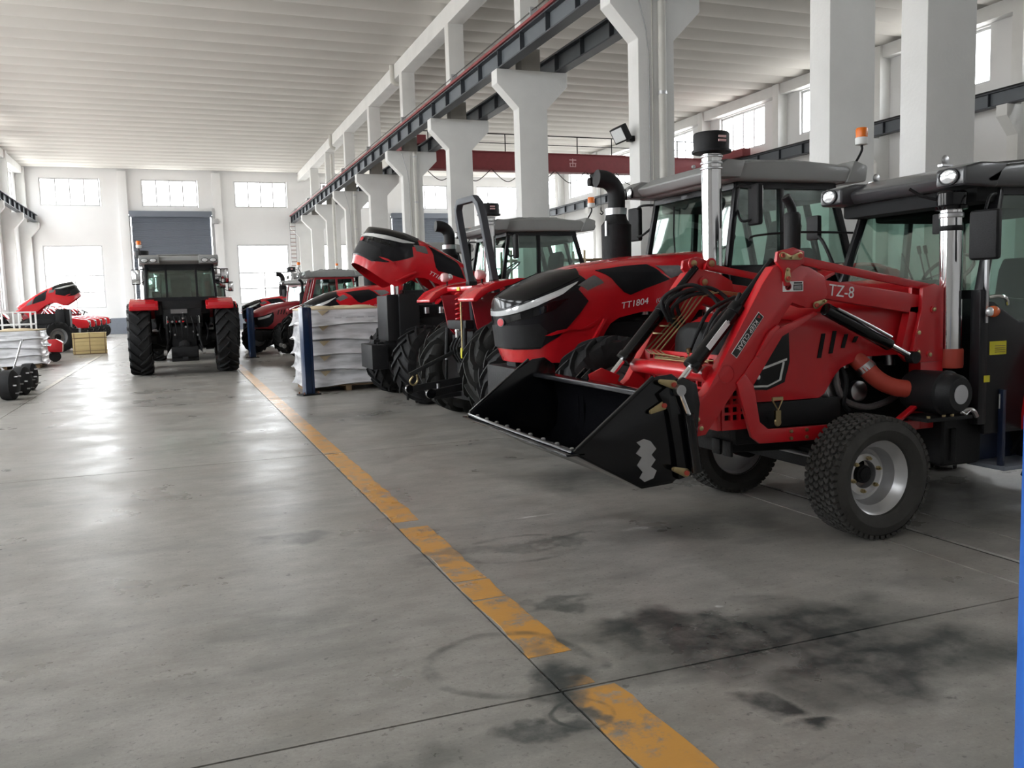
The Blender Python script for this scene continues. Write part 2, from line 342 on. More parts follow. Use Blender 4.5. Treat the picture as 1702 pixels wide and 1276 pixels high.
# floor: dark joint bed with cast slabs on it
fl = MB().box(XL - .3, XR + .3, YF - .3, YB + .3, -0.22, -0.035).build('floor', 'joint_dark'); tag(fl, 'worn grey concrete hall floor with dark joints', 'floor', kind='structure')
xs = [XL, -2.55, 1.325, 3.99, 4.33, 4.70, 9.6, 15.0, 20.6, XR]; ys = [YF] + [-8.99 + 6.0 * k for k in range(0, 12)] + [YB]
for i in range(len(xs) - 1):
    for j in range(len(ys) - 1):
        g = 0.006 if i not in (3, 4) else 0.008
        x0, x1, y0, y1 = xs[i] + g, xs[i + 1] - g, ys[j] + g, ys[j + 1] - g
        if i == 3: x1 -= 0.03
        MB().box(x0, x1, y0, y1, -0.2, 0.0).build('slab', 'concrete', fl)
MB().box(4.305, 4.355, YF, YB, -0.04, -0.012).build('channel_rail', 'iron', fl)
# painted lines (yellow: worn through in places)
ln = None
def line(name, x0, x1, segs, m, label):
    root = bpy.data.objects.new(name, None); COL.objects.link(root); tag(root, label, 'floor line', kind='structure')
    for (y0, y1, d) in segs:
        n = max(2, int((y1 - y0) / 0.12)); rnd = random.Random(int(y0 * 100)); mb = MB(); vs = []
        for k in range(n + 1):
            y = y0 + (y1 - y0) * k / n; e = 0.012 if y < 9 else 0.004
            vs += [(x0 + rnd.uniform(-e, e), y, 0.0015), (x1 + rnd.uniform(-e, e) + d, y, 0.0015), (x0, y, -.01), (x1, y, -.01)]
        fs = [(4 * k, 4 * k + 1, 4 * k + 5, 4 * k + 4) for k in range(n)] + [(4 * k, 4 * k + 4, 4 * k + 6, 4 * k + 2) for k in range(n)] + [(4 * k + 1, 4 * k + 3, 4 * k + 7, 4 * k + 5) for k in range(n)] + [(0, 2, 3, 1), (4 * n, 4 * n + 1, 4 * n + 3, 4 * n + 2)]
        mb.add(vs, fs).build('paint_stretch', m, root)
    return root
line('floor_line', 1.335, 1.525, [(1.9, 2.99, .03), (3.03, 3.12, -.06), (3.36, 4.13, 0), (4.15, 4.45, 0), (4.47, 5.72, 0), (5.90, 8.98, 0), (9.02, 14.98, 0), (15.02, 24.3, 0), (24.3, 36, 0)], 'paint_yellow', 'worn yellow painted line running down the aisle')
line('floor_line', -2.66, -2.565, [(19.5, 27.0, 0), (27.02, 33.0, 0)], 'paint_white', 'faded pale painted line at the left of the aisle')
# walls ------------------------------------------------------------
WN = [0]
def window(P, u0, u1, v0, v1, cols, rows, t0, t1, label):
    """frame with openings plus one glass pane per opening"""
    WN[0] += 1; b = 0.09; m = 0.085; holes = []; zs = [v0 + b] + rows + [v1 - b]
    for r in range(len(zs) - 1):
        c = cols[r]
        for k in range(c):
            a = u0 + b + (u1 - u0 - 2 * b) * k / c; d = u0 + b + (u1 - u0 - 2 * b) * (k + 1) / c
            holes.append((a + (m / 2 if k else 0), d - (m / 2 if k < c - 1 else 0), zs[r] + (m / 2 if r else 0), zs[r + 1] - (m / 2 if r < len(zs) - 2 else 0)))
    f = grid_wall(MB(), [u0, u1], [v0, v1], holes, P, t0, t1).build('window_%d' % WN[0], 'alu'); tag(f, label, 'window', kind='structure')
    tm = (t0 + t1) / 2
    for h in holes:
        MB().add([P(h[i], h[2 + j], tm + k * 0.006) for k in (0, 1) for j in (0, 1) for i in (0, 1)], [(0, 1, 3, 2), (4, 6, 7, 5), (0, 2, 6, 4), (1, 5, 7, 3), (0, 4, 5, 1), (2, 3, 7, 6)]).build('pane', 'window_glass', f)
def end_wall(name, x0, x1, ups, lows, door, label):
    P = lambda u, v, t: (u, t, v)
    holes = [(a, b, 8.35, 10.12) for a, b in ups] + [(a, b, 1.75, 5.82) for a, b in lows] + ([(door[0], door[1], -.05, door[2])] if door else [])
    w = grid_wall(MB(), [x0, x1], [-.2, ZC + .3], holes, P, YB, YB + .3).build(name, 'wall_white'); tag(w, label, 'wall', kind='structure')
    return P
P_end = end_wall('wall_back', XL - .3, 8.9, [(-7.72, -4.2), (-1.72, 1.8), (4.15, 7.67)], [(-7.78, -4.3), (4.14, 7.6)], (-2.6, 2.65, 7.85), 'white far end wall of the hall with bright windows')
end_wall('wall_back_aisle', 8.9, XR + .3, [(10.0, 13.5), (15.9, 19.4), (21.7, 25.2)], [(10.0, 13.4), (21.8, 25.2)], (15.0, 20.2, 7.85), 'white end wall of the neighbouring bay')
pos = {-7.72: 'leftmost', -1.72: 'above the grey shutter', 4.15: 'rightmost of the aisle', 10.0: 'first of the next bay', 15.9: 'second of the next bay', 21.7: 'last of the next bay'}
for a in (-7.72, -1.72, 4.15, 10.0, 15.9, 21.7):
    b = a + 3.5; window(P_end, a, b, 8.35, 10.12, [4], [], YB + .08, YB + .14, 'high window in the far end wall, ' + pos[a])
    portal((a + 1.75, YB + .25, 9.235), (3.5, 1.77), (R(-90), 0, 0))
for a, b, s in ((-7.78, -4.3, 'behind the raised red hood'), (4.14, 7.6, 'behind the red cab tractors'), (10.0, 13.4, 'first of the next bay'), (21.8, 25.2, 'last of the next bay')):
    window(P_end, a, b, 1.75, 5.82, [2, 2, 1], [2.8, 3.88], YB + .08, YB + .14, 'tall low window in the far end wall, ' + s)
    portal(((a + b) / 2, YB + .25, 3.785), (b - a, 4.07), (R(-90), 0, 0))
def side_wall(name, X, t0, t1, rot, label, side):
    P = lambda u, v, t: (t, u, v); ctr = [59.9 - 6 * k for k in range(13)]
    low = [c for c in ctr if (side == 'left' and c > 4) or c > 45]
    holes = [(c - 1.78, c + 1.78, 8.35, 10.2) for c in ctr] + [(c - 1.78, c + 1.78, 1.75, 5.9) for c in low]
    w = grid_wall(MB(), [YF - .3, YB + .3], [-.2, ZC + .3], holes, P, t0, t1).build(name, 'wall_white'); tag(w, label, 'wall', kind='structure')
    s = 1 if t1 > t0 else -1; tm = (t0 + t1) / 2
    for k, c in enumerate(ctr):
        o = 'first' if k == 0 else 'number %d' % (k + 1)
        window(P, c - 1.78, c + 1.78, 8.35, 10.2, [4], [], tm - s * .03, tm + s * .03, 'high window in the %s wall, %s from the far end' % (side, o))
        portal((t1 - s * .05, c, 9.275), (1.85, 3.56), rot)
        if c not in low: continue
        window(P, c - 1.78, c + 1.78, 1.75, 5.9, [2, 2, 2], [2.8, 3.95], tm - s * .03, tm + s * .03, 'tall low window in the %s wall, %s from the far end' % (side, o))
        portal((t1 - s * .05, c, 3.825), (4.15, 3.56), rot)
side_wall('wall_left', XL, XL, XL - .3, (0, R(-90), 0), 'white left wall of the hall with tall windows', 'left')
side_wall('wall_right', XR, XR, XR + .3, (0, R(90), 0), 'white right wall of the neighbouring bay', 'right')
w = MB().box(XL - .3, XR + .3, YF - .3, YF, -.2, ZC + .3).build('wall_front', 'wall_white'); tag(w, 'white wall behind the viewer', 'wall', kind='structure')
# dado and pilasters on the end wall
for a, b in ((XL, -3.12), (3.12, 8.5)):
    tag(MB().box(a, b, YB - .03, YB - .002, 0, 1.05).build('baseboard_back', 'dado'), 'grey painted dado on the far wall ' + ('left' if a < 0 else 'right') + ' of the shutter', 'dado', kind='structure')
for k, x in enumerate((-2.85, 3.0)):
    tag(MB().box(x - .27, x + .27, YB - .28, YB - .001, 0, ZC - .12).build('trim_%d' % (k + 1), 'wall_white', bev=.01), 'white wall pier %s of the shutter door' % ('left', 'right')[k], 'pier', kind='structure')
# roller shutters
def shutter(n, x0, x1, h, label):
    root = bpy.data.objects.new('door_%d' % n, None); COL.objects.link(root); root.location = ((x0 + x1) / 2, YB, 0); tag(root, label, 'shutter door', kind='structure')
    w = (x1 - x0) / 2; m = MB(); k = int(h / .11); vs = []
    for i in range(k + 1):
        z = h * i / k
        for dz, dy in ((0, .1), (.02, .075), (.09, .075)):
            for x in (-w, w): vs.append((x, dy, min(z + dz, h)))
    r = len(vs) // 2; m.add(vs, [(2 * i, 2 * i + 1, 2 * i + 3, 2 * i + 2) for i in range(r - 1)]).build('curtain', 'shutter', root)
    MB().box(-w - .1, w + .1, -.42, -.002, h - .1, h + .28).build('roller_box', 'shutter', root, bev=.03)
    for s in (-1, 1): MB().box(s * (w + .12) - .07, s * (w + .12) + .07, -.1, -.002, 0, h).build('guide_rail', 'galv', root, bev=.01)
    MB().box(w + .1, w + .5, -.42, -.05, h - .55, h - .2).box(w + .12, w + .3, -.35, -.1, h - .2, h + .5).build('motor', 'galv', root, bev=.03)
shutter(1, -2.45, 2.5, 7.75, 'dark blue grey roller shutter in the far end wall'); shutter(2, 15.1, 20.1, 7.75, 'grey roller shutter at the end of the neighbouring bay')
# ceiling: precast panels resting on the long beams
ce = MB().box(XL - .3, XR + .3, YF - .3, YB + .3, ZC + .3, ZC + .5).build('ceiling', 'ceiling_white'); tag(ce, 'ribbed white concrete panel ceiling', 'ceiling', kind='structure')
prof = [(-.60, .31), (-.597, .15), (-.55, .12), (-.42, .06), (-.28, .02), (-.1, 0), (.1, 0), (.28, .02), (.42, .06), (.55, .12), (.597, .15), (.60, .31)]
pm = [MB().prism([(y, ZC + z) for y, z in prof], 'x', a, b).mesh('ceiling_panel', 'ceiling_white', ang=30) for a, b in ((XL, XM1 - .55), (XM0 + .52, XR))]
y = YB - .62
while y > -9:
    for me in pm: obj('ceiling_panel', me, ce, (0, y, 0))
    y -= 1.2
# middle row of columns -------------------------------------------------
MX0, MX1 = 8.43, 8.93
bm_ = MB().box(MX0, MX1, YF, YB - .01, 10.16, ZC - .001).build('trim_3', 'column_white', bev=.015); tag(bm_, 'long white concrete roof beam over the middle columns', 'beam', kind='structure')
def column(yb, n, label, raw=True):
    root = bpy.data.objects.new('column', None); COL.objects.link(root); root.location = (0, yb - .2, 0); tag(root, label, 'column', 'white columns of the middle row', 'structure')
    MB().prism([(XM0, 0), (XM1, 0), (XM1, 6.32), (9.68, 6.9), (9.68, 7.25), (7.76, 7.25), (7.76, 6.9), (XM0, 6.32)], 'y', -.2, .2).build('shaft', 'column_white', root, bev=.015)
    MB().box(MX0, MX1, -.2, .2, 7.25, 10.17).build('upper_shaft', 'column_white', root, bev=.012)
    MB().box(MX0 - .004, MX1 + .004, -.204, .204, 7.25, 7.78).build('bare_band', 'concrete_raw', root)
    return root
words_ = ['tenth', 'ninth', 'eighth', 'seventh', 'sixth', 'fifth', 'fourth', 'third', 'second', 'first']
cols = []
for k, yb in enumerate((8.33, 9.95, 15.07, 21.1, 27.1, 33.1, 39.1, 45.1, 51.1, 57.1)):
    cols.append(column(yb, k, 'white concrete column with stepped head, %s of the middle row counted from the far wall' % words_[k]))
tag(MB().prism([(XM0, 0), (XM1, 0), (XM1, 6.32), (9.68, 6.9), (9.68, 7.25), (7.76, 7.25), (7.76, 6.9), (XM0, 6.32)], 'y', YB - .42, YB - .02).build('column', 'column_white', bev=.015), 'white concrete column with stepped head standing against the far wall', 'column', 'white columns of the middle row', 'structure')
# rain pipes and conduits on some columns
for k in (2, 5, 7):
    c = cols[k]
    MB().cyl((8.79, -.29, 0), (8.79, -.29, 7.2), .075, n=14).build('rain_pipe', 'pipe_pvc', c)
    for z in (1.5, 3.4, 5.3, 7.0): MB().cyl((8.79, -.29, z), (8.79, -.29, z + .06), .085, n=14).build('pipe_clip', 'galv', c)
    MB().tube([(8.62, -.215, 0), (8.62, -.215, 7.1)], .012, 6).build('conduit', 'pipe_pvc', c)
    MB().tube([(8.55, -.21, 3.2), (8.55, -.21, 6.0), (8.49, -.21, 6.5), (8.3, -.21, 7.2)], .01, 6).build('cable', 'galv', c)
for (yy) in (33.9, 48.4):
    tag(MB().tube([(8.36, yy, 10.7), (8.36, yy, 10.25), (8.42, yy, 10.05), (8.6, yy, 10.0)], .09, 12, 4).build('drain_elbow', 'pipe_pvc'), 'white drain pipe elbow under the roof, %s one' % ('nearer' if yy < 40 else 'farther'), 'pipe')
tag(MB().cyl((8.30, 48.0, 0), (8.30, 48.0, 9.6), .09, n=12).build('rain_pipe', 'pipe_pvc'), 'thick white rain pipe standing before a far column', 'pipe')
# crane girders --------------------------------------------------------
def girder(x, y0, y1, label, red=True, st=1.5):
    root = thing('crane_girder', label, 'girder', (x, 0, 0))
    MB().box(-.14, .14, y0, y1, 7.70, 7.735).build('top_flange', 'crane_steel', root); MB().box(-.14, .14, y0, y1, 7.255, 7.29).build('bottom_flange', 'crane_steel', root)
    MB().box(-.008, .008, y0, y1, 7.29, 7.70).build('web', 'web_steel', root)
    sm = MB().box(-.12, .12, -.012, .012, 7.29, 7.70).mesh('stiffener', 'crane_steel'); y = y0 + .3
    while y < y1: obj('stiffener', sm, root, (0, y, 0)); y += st
    MB().box(-.03, .03, y0, y1, 7.735, 7.82).build('rail', 'iron', root)
    if red:
        MB().box(-.19, -.12, y0, y1, 7.74, 7.81).build('conductor_bar', 'red_oxide', root)
        for k in range(2): MB().tube([(-.1 + .1 * k, y0, 7.98 + .06 * k), (-.1 + .1 * k, y1, 7.98 + .06 * k)], .006, 5).build('trolley_wire', 'iron', root)
        bm = MB().box(-.14, .04, -.02, .02, 7.82, 8.06).mesh('insulator', 'galv'); y = y0 + 2.6
        while y < y1: obj('insulator', bm, root, (0, y, 0)); y += 6.0
    return root
girder(7.95, 4, 62.9, 'dark steel crane girder with red conductor bar beside the aisle')
girder(9.50, 4, 62.9, 'dark steel crane girder on the far side of the columns', red=False)
girder(-8.03, 30, 62.9, 'dark steel crane girder along the left wall', red=False)
girder(25.1, 12, 62.9, 'dark steel crane girder along the right wall', red=False, st=1.5)
def wall_column(x, s, yb, label):
    pts = [(x, 0), (x + s * .62, 0), (x + s * .62, 6.32), (x + s * 1.12, 6.9), (x + s * 1.12, 7.25), (x + s * .5, 7.25), (x + s * .5, ZC - .01), (x, ZC - .01)]
    tag(MB().prism(pts, 'y', yb - .4, yb).build('column', 'column_white', bev=.012), label, 'column', 'columns against the side walls', 'structure')
for k in range(4): wall_column(XL + .001, 1, 62.9 - 6 * k, 'white wall column with crane bracket on the left wall, %s from the far end' % ['first', 'second', 'third', 'fourth'][k])
for k in range(9): wall_column(XR - .001, -1, 62.9 - 6 * k, 'white wall column with crane bracket on the right wall, %s from the far end' % ['first', 'second', 'third', 'fourth', 'fifth', 'sixth', 'seventh', 'eighth', 'ninth'][k])
for x0, x1, nm, s in ((XL + .001, XL + .4, 'trim_4', 'left'), (XR - .4, XR - .001, 'trim_5', 'right')):
    tag(MB().box(x0, x1, YF, YB - .01, 10.25, ZC - .001).build(nm, 'column_white', bev=.01), 'white concrete roof beam along the %s wall' % s, 'beam', kind='structure')
# bridge crane in the neighbouring bay
bc = thing('bridge_crane', 'red overhead bridge crane spanning the neighbouring bay', 'crane', (0, 36, 0))
MB().box(9.75, 24.9, -.25, .25, 7.12, 7.86).box(9.75, 24.9, -.32, .32, 7.86, 7.90).box(9.75, 24.9, -.32, .32, 7.10, 7.14).build('girder', 'red_oxide', bc, bev=.008)
for x in (9.5, 25.1): MB().box(x - .2, x + .25, -1.7, 1.7, 7.84, 8.2).build('end_carriage', 'red_oxide', bc, bev=.02)
for k in range(9): MB().bar((10.4 + 1.75 * k, .3, 7.9), (10.4 + 1.75 * k, .3, 8.75), .035).build('handrail_post', 'iron', bc)
MB().bar((10.0, .3, 8.75), (24.8, .3, 8.75), .04).build('handrail', 'iron', bc); MB().bar((10.0, .3, 8.35), (24.8, .3, 8.35), .03).build('handrail', 'iron', bc)
for k in range(7):
    x = 10.0 + k * 1.5; MB().tube([(x, -.3, 7.15), (x + .45, -.3, 6.75), (x + .75, -.3, 6.62), (x + 1.05, -.3, 6.75), (x + 1.5, -.3, 7.15)], .018, 6, 4).build('cable_loop', 'iron', bc)
ho = MB().box(18.0, 18.8, -.3, .3, 6.75, 7.1).cyl((17.8, 0, 6.72), (19.0, 0, 6.72), .2, n=16).build('hoist', 'iron', bc, bev=.01); MB().cyl((18.4, 0, 6.6), (18.4, 0, 5.6), .012, n=6).build('hoist_rope', 'iron', ho); MB().tube([(18.4, 0, 5.6), (18.4, 0, 5.45), (18.5, 0, 5.36), (18.42, 0, 5.28), (18.34, 0, 5.34)], .025, 8, 4).build('hook', 'iron', ho)
for x in (12.0, 16.9, 21.6):
    g = MB().box(-.17, .17, -.262, -.252, 7.62, 7.66).box(-.17, .17, -.262, -.252, 7.48, 7.51).box(-.02, .02, -.262, -.252, 7.35, 7.7).box(-.15, -.11, -.262, -.252, 7.33, 7.5).box(.11, .15, -.262, -.252, 7.33, 7.5).box(-.15, .15, -.262, -.252, 7.33, 7.36)
    g.build('painted_sign', 'text_pink', bc, loc=(x, 0, 0))
# ladder in the far corner
la = thing('wall_ladder', 'rust brown caged ladder by the far corner column', 'ladder', (7.85, 62.3, 0))
for s in (-.18, .18): MB().bar((s, 0, 0.02), (s, 0, 7.3), .035).build('rail', 'galv', la)
for k in range(26): MB().cyl((-.2, 0, .25 + .27 * k), (.2, 0, .25 + .27 * k), .022, n=6).build('rung', 'rust', la)
# flood light on the piped column
fd = thing('flood_light', 'small black flood light bolted to the piped column', 'light', (8.33, 14.9, 4.55))
MB().box(-.12, -.001, -.06, .06, -.08, .02).build('bracket', 'iron', fd)
q = Matrix.Rotation(R(-28), 3, 'Y') @ Matrix.Rotation(R(18), 3, 'Z')
h = MB().obox((-.27, 0, .05), (.14, .34, .30), q).build('housing', 'iron', fd, bev=.015); MB().obox(Vector((-.27, 0, .05)) + q @ Vector((-.074, 0, 0)), (.006, .28, .24), q).build('lens', 'lamp_lens', fd)
# ================================================================== WHEELS
def ag_tyre(Rr, w, rim, n=18, lug=0.045, m='rubber'):
    """tractor tyre with slanted bar lugs, axis along y"""
    b = MB(); h = w / 2; c = Rr - lug
    prof = [(rim, -h * .72), (rim + .03, -h * .86), (rim + (c - rim) * .45, -h * 1.0), (c - .06, -h * .96), (c - .015, -h * .82), (c, -h * .4), (c, h * .4), (c - .015, h * .82), (c - .06, h * .96), (rim + (c - rim) * .45, h), (rim + .03, h * .86), (rim, h * .72)]
    b.lathe(prof, n=48, close=True); da = 2 * math.pi / n
    for s in (-1, 1):
        for i in range(n):
            a0 = da * (i + (0.5 if s > 0 else 0)); vs = []; K = 5
            for k in range(K + 1):
                t = k / K; y = s * (-.05 * w + t * (h * 1.0 + .05 * w)); a = a0 + t * da * 1.15
                top = Rr - .012 * t * t - (0.03 if k == K else 0); bot = c - .02 - (.1 * (t > .99)); wd = (.035 + .02 * t) * (Rr / .6) ** .5
                for rr, e in ((top, .8), (bot, 1.25)):
                    for g in (-1, 1):
                        aa = a + g * wd * e / (2 * Rr); vs.append((rr * math.cos(aa), y, rr * math.sin(aa)))
            fs = []
            for k in range(K):
                o = 4 * k; p = o + 4; fs += [(o, o + 1, p + 1, p), (o, p, p + 2, o + 2), (o + 1, o + 3, p + 3, p + 1)]
            fs += [(0, 2, 3, 1), (4 * K, 4 * K + 1, 4 * K + 3, 4 * K + 2)]
            b.add(vs, fs)
    return b.mesh('tyre', m, ang=40)
def turf_tyre(Rr, w, rim, rows=6, n=52):
    b = MB(); h = w / 2; c = Rr - .017
    prof = [(rim, -h * .75), (rim + .02, -h * .88), (rim + (c - rim) * .5, -h), (c - .05, -h * .97), (c - .014, -h * .86), (c, -h * .5), (c, h * .5), (c - .014, h * .86), (c - .05, h * .97), (rim + (c - rim) * .5, h), (rim + .02, h * .88), (rim, h * .75)]
    b.lathe(prof, n=64, close=True)
    for r in range(rows):
        y0 = -h * .9 + (2 * h * .9) * (r + .08) / rows; y1 = -h * .9 + (2 * h * .9) * (r + .92) / rows
        for i in range(n):
            a = 2 * math.pi * (i + (r % 2) * .5) / n; d = math.pi / n * .68; sk = d * .7; vs = []
            ym = (abs(y0 + y1) / 2) / h; rr = Rr - .02 * max(0, ym - .5)
            for rad, e in ((rr, .86), (rr - .024, 1.08)):
                for (aa, y) in ((a - d * e, y0), (a - d * e + sk, (y0 + y1) / 2), (a - d * e, y1), (a + d * e, y1), (a + d * e + sk, (y0 + y1) / 2), (a + d * e, y0)):
                    vs.append((rad * math.cos(aa), y, rad * math.sin(aa)))
            b.add(vs, [(0, 1, 4, 5), (1, 2, 3, 4)] + [(k, (k + 1) % 6, 6 + (k + 1) % 6, 6 + k) for k in range(6)])
    return b.mesh('tyre', 'rubber_turf', ang=35)
def rim_mesh(rim, w, m, dish=0.0, lip=.02):
    """pressed rim; open dish looks towards -y, disc sits at y = dish"""
    h = w / 2 * .78; r = rim + .004
    prof = [(r + lip, -h), (r + lip, -h + .015), (r - .012, -h + .03), (r - .03, -h * .55), (r - .055, -h * .3), (r - .06, dish - .05), (r - .075, dish), (r * .62, dish + .01), (r * .55, dish - .02), (.09, dish - .02), (.085, dish + .03), (r - .05, dish + .03), (r - .02, h * .5), (r, h), (r + lip, h)]
    return MB().lathe(prof, n=48, close=True).mesh('rim', m, ang=30)
BOLT = MB().cyl((0, 0, 0), (0, -.022, 0), .014, n=6).cyl((0, -.022, 0), (0, -.034, 0), .008, n=8).mesh('wheel_nut', 'zinc', bev=.002)
HUBS = {}
def wheel(name, parent, loc, tyre, rimm, hub_r, hub_l, dish, nuts, pcd, out=-1):
    """out = -1: outer side looks to -y"""
    o = obj(name, tyre, parent, loc, (0, 0, 0 if out < 0 else math.pi)); obj('rim', rimm, o)
    k = (hub_r, hub_l, dish)
    if k not in HUBS: HUBS[k] = MB().cyl((0, dish + .1, 0), (0, dish - hub_l * .6, 0), hub_r, n=20).cyl((0, dish - hub_l * .6, 0), (0, dish - hub_l, 0), hub_r * .75, n=20).mesh('hub', 'iron', bev=.01)
    obj('hub', HUBS[k], o)
    for i in range(nuts):
        a = 2 * math.pi * (i + .3) / nuts; obj('wheel_nut', BOLT, o, (pcd * math.cos(a), dish - .02, pcd * math.sin(a)))
    return o
# ================================================================== LOFTED BONNET
class Bonnet:
    """local frame: forward is -x. side and front surface S(s, v); s runs from the nose centre round the corner and back along the side,
    v = 0..1 from lower edge to shoulder, 1..2 from shoulder over the crown to the centre line"""
    def __init__(s, nose, w, shoulder, crown, bottom, corner=.42, sc=.62, p=2.6, r=.14, length=2.0):
        s.nose, s.w, s.sh, s.cr, s.bt, s.c, s.sc, s.p, s.r, s.L = nose, w, shoulder, crown, bottom, corner, sc, p, r, length
    @staticmethod
    def lerp(tab, x):
        if x <= tab[0][0]: return tab[0][1]
        for (a, b), (c, d) in zip(tab, tab[1:]):
            if x <= c: t = (x - a) / (c - a); return b + (d - b) * t
        return tab[-1][1]
    def plan(s, q, z):
        n = s.lerp(s.nose, z); W = 1.0
        if q < s.sc:
            ph = q / s.sc * math.pi / 2; x = n + s.c * (1 - abs(math.cos(ph)) ** (2 / s.p)); f = abs(math.sin(ph)) ** (2 / s.p)
        else: x = n + s.c + (q - s.sc); f = 1.0
        return x, f
    def S(s, q, v):
        q0 = q; x, f = s.plan(q, 1.2)
        zs = s.lerp(s.sh, x) - s.r * 0.9; zb = s.lerp(s.bt, x)
        if v <= 1:
            z = zb + (zs - zb) * v; x, f = s.plan(q, z); y = f * s.lerp(s.w, x) * (1 - .05 * (1 - v) ** 2)
        else:
            x, f = s.plan(q, zs); t = (v - 1) * math.pi / 2; zc = s.lerp(s.cr, x); e = 2 / 2.6
            y = f * s.lerp(s.w, x) * abs(math.cos(t)) ** e; z = zs + (zc - zs) * abs(math.sin(t)) ** e
        return Vector((x, y, z))
    def N(s, q, v):
        e = .004; q1 = max(q, e); v1 = min(max(v, e), 2 - e)
        a = s.S(q1 + e, v1) - s.S(q1 - e, v1); b = s.S(q1, v1 + e) - s.S(q1, v1 - e); n = a.cross(b)
        n = n.normalized() if n.length > 1e-9 else Vector((0, 1, 0))
        if n.dot(Vector((-.3, 1, .2))) < 0: n = -n
        return n
    def shell(s, nq=46, nv=9, nc=7):
        b = MB(); qs = [s.sc * k / 14 for k in range(14)] + [s.sc + (s.L - s.sc) * k / (nq - 14) for k in range(nq - 13)]
        vs_ = [k / nv for k in range(nv)] + [1 + k / nc for k in range(nc + 1)]
        for sg in (-1, 1):
            o = len(b.v)
            for q in qs:
                for v in vs_:
                    p = s.S(q, v); b.v.append((p.x, sg * p.y, p.z))
            m = len(vs_)
            for i in range(len(qs) - 1):
                for j in range(m - 1): b.f.append((o + i * m + j, o + (i + 1) * m + j, o + (i + 1) * m + j + 1, o + i * m + j + 1))
        return b
    def v_of(s, q, z):
        x, f = s.plan(q, z); zs = s.lerp(s.sh, x) - s.r * .9; zb = s.lerp(s.bt, x); return max(0.0, min(1.0, (z - zb) / (zs - zb)))
    def q_of(s, x, z=1.3):
        return max(s.sc, x - s.lerp(s.nose, z) - s.c + s.sc)
    def xz(s, x, z):
        """side point (x, z) to (q, v)"""
        n = s.lerp(s.nose, z)
        if x >= n + s.c: q = x - n - s.c + s.sc
        else:
            t = 1 - (x - n) / s.c; t = max(0., min(1., t)); q = math.acos(t ** (s.p / 2)) / (math.pi / 2) * s.sc
        x, f = s.plan(q, z); zs = s.lerp(s.sh, x) - s.r * .9; zb = s.lerp(s.bt, x); zc = s.lerp(s.cr, x)
        if z <= zs: return q, max(0., (z - zb) / (zs - zb))
        return q, 1 + math.asin(min(1., (z - zs) / (zc - zs)) ** 1.3) * 2 / math.pi
    def patch(s, poly, off, name, m, parent, side=(-1,), depth=.012, L=.05, both=False, ang=40):
        """panel lying on the surface, outline in (q, v)"""
        b = MB()
        if len(side) > 1 and min(q for q, v in poly) > .001 and max(v for q, v in poly) < 1.999:
            return [s.patch(poly, off, name, m, parent, (sg,), depth, L, both, ang) for sg in side]
        for sg in side:
            bm = bmesh.new(); f = bm.faces.new([bm.verts.new((q, v, 0)) for q, v in poly]); bmesh.ops.triangulate(bm, faces=[f])
            for _ in range(7):
                es = [e for e in bm.edges if max(abs(e.verts[0].co.x - e.verts[1].co.x), abs(e.verts[0].co.y - e.verts[1].co.y) * .6) > L]
                if not es: break
                bmesh.ops.subdivide_edges(bm, edges=es, cuts=1, use_grid_fill=False); bmesh.ops.triangulate(bm, faces=[f for f in bm.faces if len(f.verts) > 3])
            bm.verts.index_update(); o = len(b.v); nv = len(bm.verts)
            for dd in (off, off - depth):
                for v in bm.verts:
                    p = s.S(v.co.x, v.co.y) + s.N(v.co.x, v.co.y) * dd; b.v.append((p.x, sg * max(p.y, 0), p.z))
            for f in bm.faces: b.f.append(tuple(o + v.index for v in f.verts))
            for e in bm.edges:
                if len(e.link_faces) == 1 and not (abs(e.verts[0].co.x) < 1e-4 and abs(e.verts[1].co.x) < 1e-4) and not (e.verts[0].co.y > 1.999 and e.verts[1].co.y > 1.999):
                    i, j = e.verts[0].index, e.verts[1].index; b.f.append((o + i, o + j, o + nv + j, o + nv + i))
            bm.free()
        return b.build(name, m, parent, ang=ang)
# ================================================================== BIG TRACTOR (forward = -x, front axle at x = 0)
TY_F = ag_tyre(.60, .36, .34, 17, .04); TY_R = ag_tyre(.86, .50, .50, 20, .05)
RM_F = rim_mesh(.34, .36, 'rim_grey'); RM_R = rim_mesh(.50, .50, 'rim_grey', .02)
BON = Bonnet([(.9, -.62), (1.1, -.70), (1.5, -.74), (1.7, -.66)], [(-.8, .40), (-.3, .455), (.4, .47), (1.4, .50)],
             [(-.75, 1.52), (-.5, 1.60), (-.2, 1.70), (.02, 1.78), (.37, 1.85), (1.3, 1.93)], [(-.75, 1.555), (-.51, 1.68), (-.25, 1.785), (.07, 1.87), (.61, 1.94), (1.32, 1.985)],
             [(-.75, .95), (-.3, .94), (-.02, .96), (.10, 1.06), (.26, 1.28), (.36, 1.34), (.62, 1.39), (1.3, 1.39)], length=.62 + 2.0 - .42 + .05)
def lamp(parent, loc, r=.06, name='work_light', rot=None, body='plastic'):
    o = MB().lathe([(r * .6, .09), (r * .95, .05), (r * 1.08, 0), (r * 1.08, -.012), (r, -.012)], n=16).build(name, body, parent, loc=loc, rot=rot)
    MB().lathe([(r * .98, -.006), (r * .8, -.018), (r * .3, -.024), (.001, -.025)], n=16).build('lens', 'lamp_lens', o)
    return o
